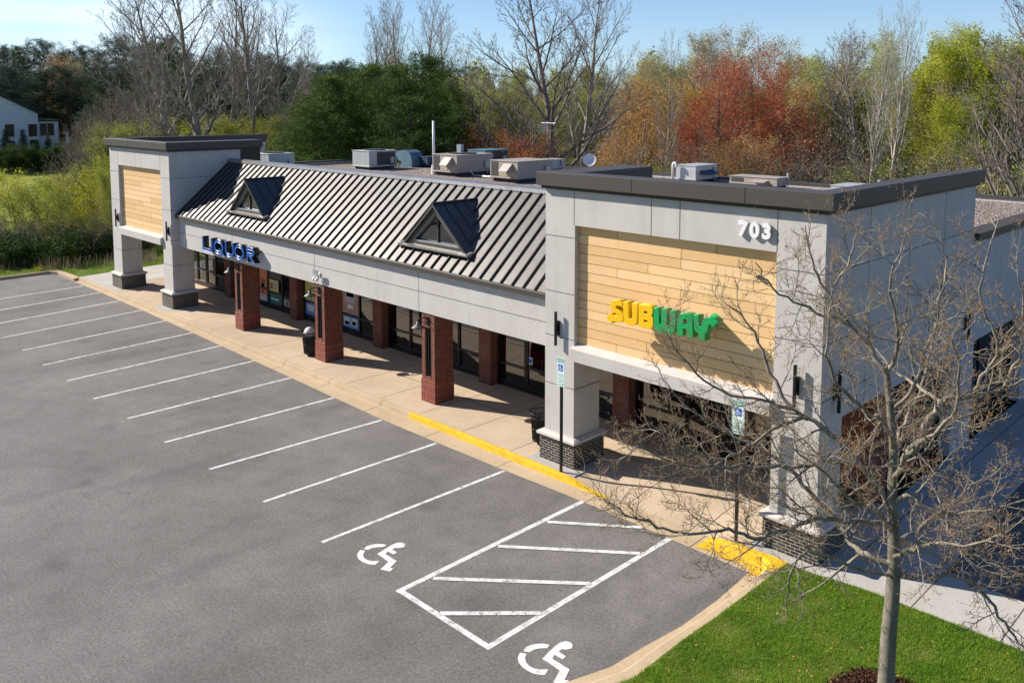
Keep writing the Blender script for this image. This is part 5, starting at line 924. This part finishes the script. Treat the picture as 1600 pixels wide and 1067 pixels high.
# ---------------------------------------------------------------- grass blades on the island and far lawn
from mathutils.geometry import intersect_point_line
def inpoly(x, y, poly):
    c = np.zeros(len(x), bool); j = len(poly)-1
    for i in range(len(poly)):
        xi, yi = poly[i]; xj, yj = poly[j]; m_ = ((yi > y) != (yj > y)) & (x < (xj-xi)*(y-yi)/((yj-yi) or 1e-9)+xi); c ^= m_; j = i
    return c
def grass(name, n, x0, x1, y0_, y1_, poly, z, hmin, hmax, w_, seed, lab, cut=None):
    r = np.random.default_rng(seed); x = r.uniform(x0, x1, n); y = r.uniform(y0_, y1_, n); k = inpoly(x, y, poly)
    if cut is not None: k &= cut(x, y)
    x, y = x[k], y[k]; pn = np.sin(x*3.3+np.sin(y*2.2)*1.7)+np.sin(y*4.1+np.sin(x*2.7)*1.5)+r.normal(0, .55, len(x)); q = pn > -1.55; x, y = x[q], y[q]; n = len(x); pat = .5+.5*np.sin(x*2.1+np.sin(y*1.7)*2)*np.sin(y*2.6+np.cos(x*1.3)*2); h_ = r.uniform(hmin, hmax, n)*(.6+.6*pat); a = r.uniform(0, 6.28, n); l_ = r.normal(0, .55, n)*h_; b = r.uniform(0, 6.28, n)
    ux_, uy_ = np.cos(a)*w_, np.sin(a)*w_; Z = np.full(n, z)
    V = np.stack([np.stack([x-ux_, y-uy_, Z], 1), np.stack([x+ux_, y+uy_, Z], 1), np.stack([x+np.cos(b)*l_, y+np.sin(b)*l_, Z+h_], 1)], 1).reshape(-1, 3)
    return tag(npmesh(name, V, np.arange(3*n).reshape(-1, 3), M['blade']), lab, 'grass', None, 'stuff')
_t = at(1383, 1096, 'Z', .15); TX, TY = _t.x, _t.y
grass('island_grass', 560000, .2, 12, -9.5, 1.3, isl, .158, .035, .085, .0045, 7, 'mown green grass blades covering the kerbed island', lambda x, y: (np.hypot((x-TX)*.95, y-TY+.1) > .78+.05*np.sin(6*np.arctan2(y-TY, x-TX))) & (((x-2.45-.25*np.sin(y*3)) > 0) | (y > -4.0)))
grass('lawn_grass', 90000, -54, -36, -9, 24, [(-43.45, -8), (-43.45, .35), (-42.6, .5), (-40.3, .6), (-40.9, 5.6), (-36.6, 7.0), (-36.6, 24), (-44, 24), (-54, 13), (-54, -10)], .14, .05, .12, .02, 8, 'mown lawn strip beyond the far end of the lot')
r = np.random.default_rng(17); n = 900; x_ = r.uniform(1.9, 10, n); y_ = r.uniform(-6.8, 1.2, n); k_ = inpoly(x_, y_, isl); P = np.stack([x_[k_], y_[k_], r.uniform(.20, .235, k_.sum())], 1)
tag(leaves('fallen_leaves', P, .045, M['l_or'], r, None, .6, 0, 0), 'scattered brown fallen leaves on the mown island grass', 'fallen leaves', None, 'stuff')
o = MB().prism([(TX+(.82+.05*math.sin(6*a))*math.cos(a), TY-.1+(.82+.05*math.sin(6*a))*math.sin(a)) for a in np.linspace(0, 2*math.pi, 40)[:-1]], .15, .185).build('mulch_ring', M['mulch']); tag(o, kind='structure')
r = np.random.default_rng(9); n = 5000; a = r.uniform(0, 6.28, n); q = np.sqrt(r.uniform(0, 1, n))*.85; P = np.stack([TX+q*np.cos(a), TY-.1+q*np.sin(a), .185+.05*(1-q)+r.uniform(0, .02, n)], 1)
tag(leaves('mulch_chips', P, .05, M['mulch'], r, None, .35, 0, 0), 'red-brown bark chips round the foot of the near tree', 'mulch', None, 'stuff')
# ---------------------------------------------------------------- the leafless tree on the island
T0 = thing('island_tree', 'leafless sycamore-like tree with pale bark and brown buds on the grass island', 'tree', (TX, TY, .15))
fd = Vector(_f); TD = (Vector((TX, TY, .15))-Vector(CP)).dot(fd)
def P3(px, py, dz=0.): d = ray(px, py); v = Vector(CP)+d*((TD+dz)/d.dot(fd)); return np.array(v)-np.array([TX, TY, .15])
def smooth(P, k=5):
    P = np.array(P); n_ = len(P); t = np.linspace(0, n_-1, (n_-1)*k+1); out_ = []
    for u in t:
        i = min(int(u), n_-2); f_ = u-i; p0 = P[max(i-1, 0)]; p1 = P[i]; p2 = P[i+1]; p3 = P[min(i+2, n_-1)]
        out_.append(.5*((2*p1)+(-p0+p2)*f_+(2*p0-5*p1+4*p2-p3)*f_**2+(-p0+3*p1-3*p2+p3)*f_**3))
    return np.array(out_)
ts = Skel(99); rg_ = ts.r
spec = {2: dict(n=(8, 11), **{'from': .12}, ang=(28, 60), len=(.30, .55), tap=.4, rr=.46, rmax=.026, seg=7, wob=.14, up=.30, rmin=.010),
        3: dict(n=(6, 8), **{'from': .12}, ang=(28, 58), len=(.34, .6), tap=.4, rr=.52, seg=5, wob=.16, up=.35, rmin=.006),
        4: dict(n=(4, 7), **{'from': .12}, ang=(25, 55), len=(.32, .62), tap=.35, rr=.55, seg=4, wob=.17, up=.3, rmin=.0036),
        5: dict(n=(2, 3), **{'from': .3}, ang=(25, 55), len=(.35, .6), tap=.3, rr=.6, seg=2, wob=.15, up=.2, rmin=.0028)}
trunk = smooth([P3(1383, 1100), P3(1388, 1000), P3(1395, 920), P3(1397, 860), P3(1395, 800), P3(1394, 745), P3(1396, 700), P3(1391, 640), P3(1386, 585)], 3)
ts.b.append((trunk, np.interp(np.linspace(0, 1, len(trunk)), [0, .05, .35, .55, 1], [.15, .128, .102, .08, .046]), 0))
LIM = [([(1386, 585, 0), (1360, 548, .1), (1322, 500, .3), (1290, 455, .4), (1268, 410, .4), (1258, 352, .4)], .055), ([(1386, 590, 0), (1402, 540, -.2), (1396, 490, -.3), (1392, 430, -.4), (1408, 385, -.5)], .042),
 ([(1394, 745, 0), (1425, 700, .1), (1455, 655, .3), (1470, 628, .4), (1515, 620, .6), (1562, 611, .8), (1610, 592, 1.), (1680, 560, 1.3)], .078), ([(1470, 628, .4), (1440, 606, .8), (1415, 590, 1.2), (1380, 560, 1.8), (1350, 500, 2.3)], .045),
 ([(1520, 618, .6), (1540, 580, .6), (1556, 555, .6), (1552, 520, .5), (1532, 470, .5), (1538, 420, .4), (1560, 345, .4)], .040), ([(1396, 790, 0), (1420, 772, -.2), (1442, 792, -.4), (1478, 801, -.6), (1520, 800, -.8), (1572, 789, -1.0), (1650, 770, -1.3)], .055),
 ([(1480, 803, -.6), (1484, 840, -.8), (1512, 862, -1), (1555, 882, -1.2), (1630, 905, -1.5)], .030), ([(1394, 800, 0), (1372, 757, .1), (1338, 718, .3), (1300, 680, .5), (1266, 655, .6), (1240, 640, .7), (1212, 596, .9), (1190, 545, 1.), (1165, 500, 1.1), (1130, 470, 1.2)], .072),
 ([(1338, 718, .3), (1280, 724, .0), (1220, 728, -.2), (1160, 729, -.4), (1112, 731, -.6), (1050, 722, -.8), (990, 690, -1.)], .046), ([(1398, 822, 0), (1362, 815, -.2), (1310, 812, -.4), (1268, 812, -.6), (1222, 828, -.8), (1180, 840, -1.), (1138, 828, -1.1), (1088, 836, -1.3), (1038, 825, -1.5), (990, 808, -1.6), (952, 786, -1.7)], .052),
 ([(1390, 880, 0), (1350, 866, .2), (1325, 840, .5), (1300, 805, .8), (1262, 765, 1.), (1235, 732, 1.2), (1185, 700, 1.4), (1135, 675, 1.6), (1080, 640, 1.8), (1030, 590, 2.)], .070), ([(1262, 655, .6), (1228, 660, .4), (1180, 690, .1), (1130, 715, 0), (1070, 700, -.1), (1010, 660, -.2)], .034),
 ([(1397, 900, 0), (1345, 890, -.4), (1290, 866, -.7), (1248, 868, -.9), (1232, 905, -1.), (1227, 940, -1.)], .034), ([(1400, 895, 0), (1445, 900, -.1), (1488, 900, -.2), (1530, 920, -.3), (1562, 960, -.5), (1595, 1005, -.6), (1650, 1040, -.8)], .050),
([(1322, 500, .3), (1285, 490, 0), (1240, 470, -.2), (1200, 440, -.3), (1180, 410, -.3)], .026), ([(1395, 700, 0), (1380, 660, -.6), (1350, 640, -1.1), (1310, 600, -1.6), (1290, 540, -1.9), (1300, 470, -2.1)], .050), ([(1396, 760, 0), (1410, 720, -.7), (1440, 690, -1.4), (1480, 660, -2.), (1500, 600, -2.4), (1490, 520, -2.6)], .052),
 ([(1396, 720, 0), (1400, 690, .8), (1420, 650, 1.6), (1440, 600, 2.4), (1460, 520, 2.9), (1470, 440, 3.2)], .055), ([(1396, 850, 0), (1430, 830, .8), (1470, 800, 1.6), (1520, 760, 2.2), (1580, 720, 2.6)], .045), ([(1396, 870, 0), (1420, 860, -.9), (1460, 850, -1.7), (1520, 850, -2.3), (1580, 830, -2.8)], .040),
 ([(1394, 830, 0), (1370, 800, -1.), (1330, 780, -1.8), (1290, 740, -2.4), (1240, 700, -2.8)], .045), ([(1562, 611, .8), (1590, 560, .6), (1600, 500, .5), (1590, 430, .4)], .035), ([(1240, 640, .7), (1190, 625, .5), (1130, 610, .3), (1075, 570, .2), (1040, 520, .1)], .030),
 ([(1300, 455, .3), (1330, 400, .6), (1340, 350, .8)], .024), ([(1395, 640, 0), (1430, 600, -.4), (1450, 540, -.8), (1470, 470, -1.), (1480, 400, -1.1)], .035)]
for pts, r0 in LIM:
    P = smooth([P3(a, b, c) for a, b, c in pts], 4); P[1:-1] += rg_.normal(0, .018, (len(P)-2, 3)); L_ = float(np.sum(np.linalg.norm(np.diff(P, axis=0), axis=1))); t = np.linspace(0, 1, len(P)); r0 *= .78; rr = r0*(1-t)**.75*.86+.008
    ts.b.append((P, rr, 1)); k = dict(spec); k2 = dict(spec[2]); m_ = max(.5, L_/3.); k2['n'] = (int(9*m_), int(11*m_)); k2['len'] = (.9/L_*.8, 1.5/L_); k2['tap'] = .35; k[2] = k2; ts.kids(P, rr, L_, 1, k)
cc = P3(1176, 362); ts.b = [b for b in ts.b if b[2] < 2 or np.min(np.hypot((b[0]-cc)@np.array(_r), (b[0]-cc)[:, 2])) > .38]; ts.tips = [p for p in ts.tips if math.hypot((p-cc)@np.array(_r), (p-cc)[2]) > .38]
s0 = Skel(0); s0.b = ts.b[:1]; s0.mesh('trunk', M['bark_t'], (16,), T0)
s1 = Skel(0); s1.b = ts.b[1:]; s1.mesh('crown', M['bark_w'], (8, 8, 5, 4, 3, 3), T0)
tips = np.array(ts.tips+[b[0][len(b[0])//2] for b in ts.b if b[2] >= 4]); print('island tree', len(ts.b), len(tips))
rb = np.random.default_rng(3)
def blobs(pts, rad):
    o_ = np.array([[1, 0, 0], [-1, 0, 0], [0, 1, 0], [0, -1, 0], [0, 0, 1.4], [0, 0, -1.4]]); f_ = np.array([[0, 2, 4], [2, 1, 4], [1, 3, 4], [3, 0, 4], [2, 0, 5], [1, 2, 5], [3, 1, 5], [0, 3, 5]]); n_ = len(pts)
    V = pts[:, None, :]+o_[None]*rad[:, None, None]; return V.reshape(-1, 3), (f_[None]+np.arange(n_)[:, None, None]*6).reshape(-1, 3)
sb = tips[rb.choice(len(tips), 46, False)]-np.array([0, 0, .09])  # seed balls hung below some twig tips, merged into the buds mesh
V, Fq = blobs(np.concatenate([tips, sb]), np.concatenate([rb.uniform(.004, .009, len(tips)), np.full(46, .02)])); npmesh('buds', V, Fq, M['bud'], T0)
# drop the prototypes nobody planted
for o_ in list(barr)+list(pines)+list(bigpine)+[spruce]+list(buds.values())+list(bushes.values()):
    if o_.name not in USED:
        for c_ in list(o_.children): bpy.data.objects.remove(c_)
        bpy.data.objects.remove(o_)
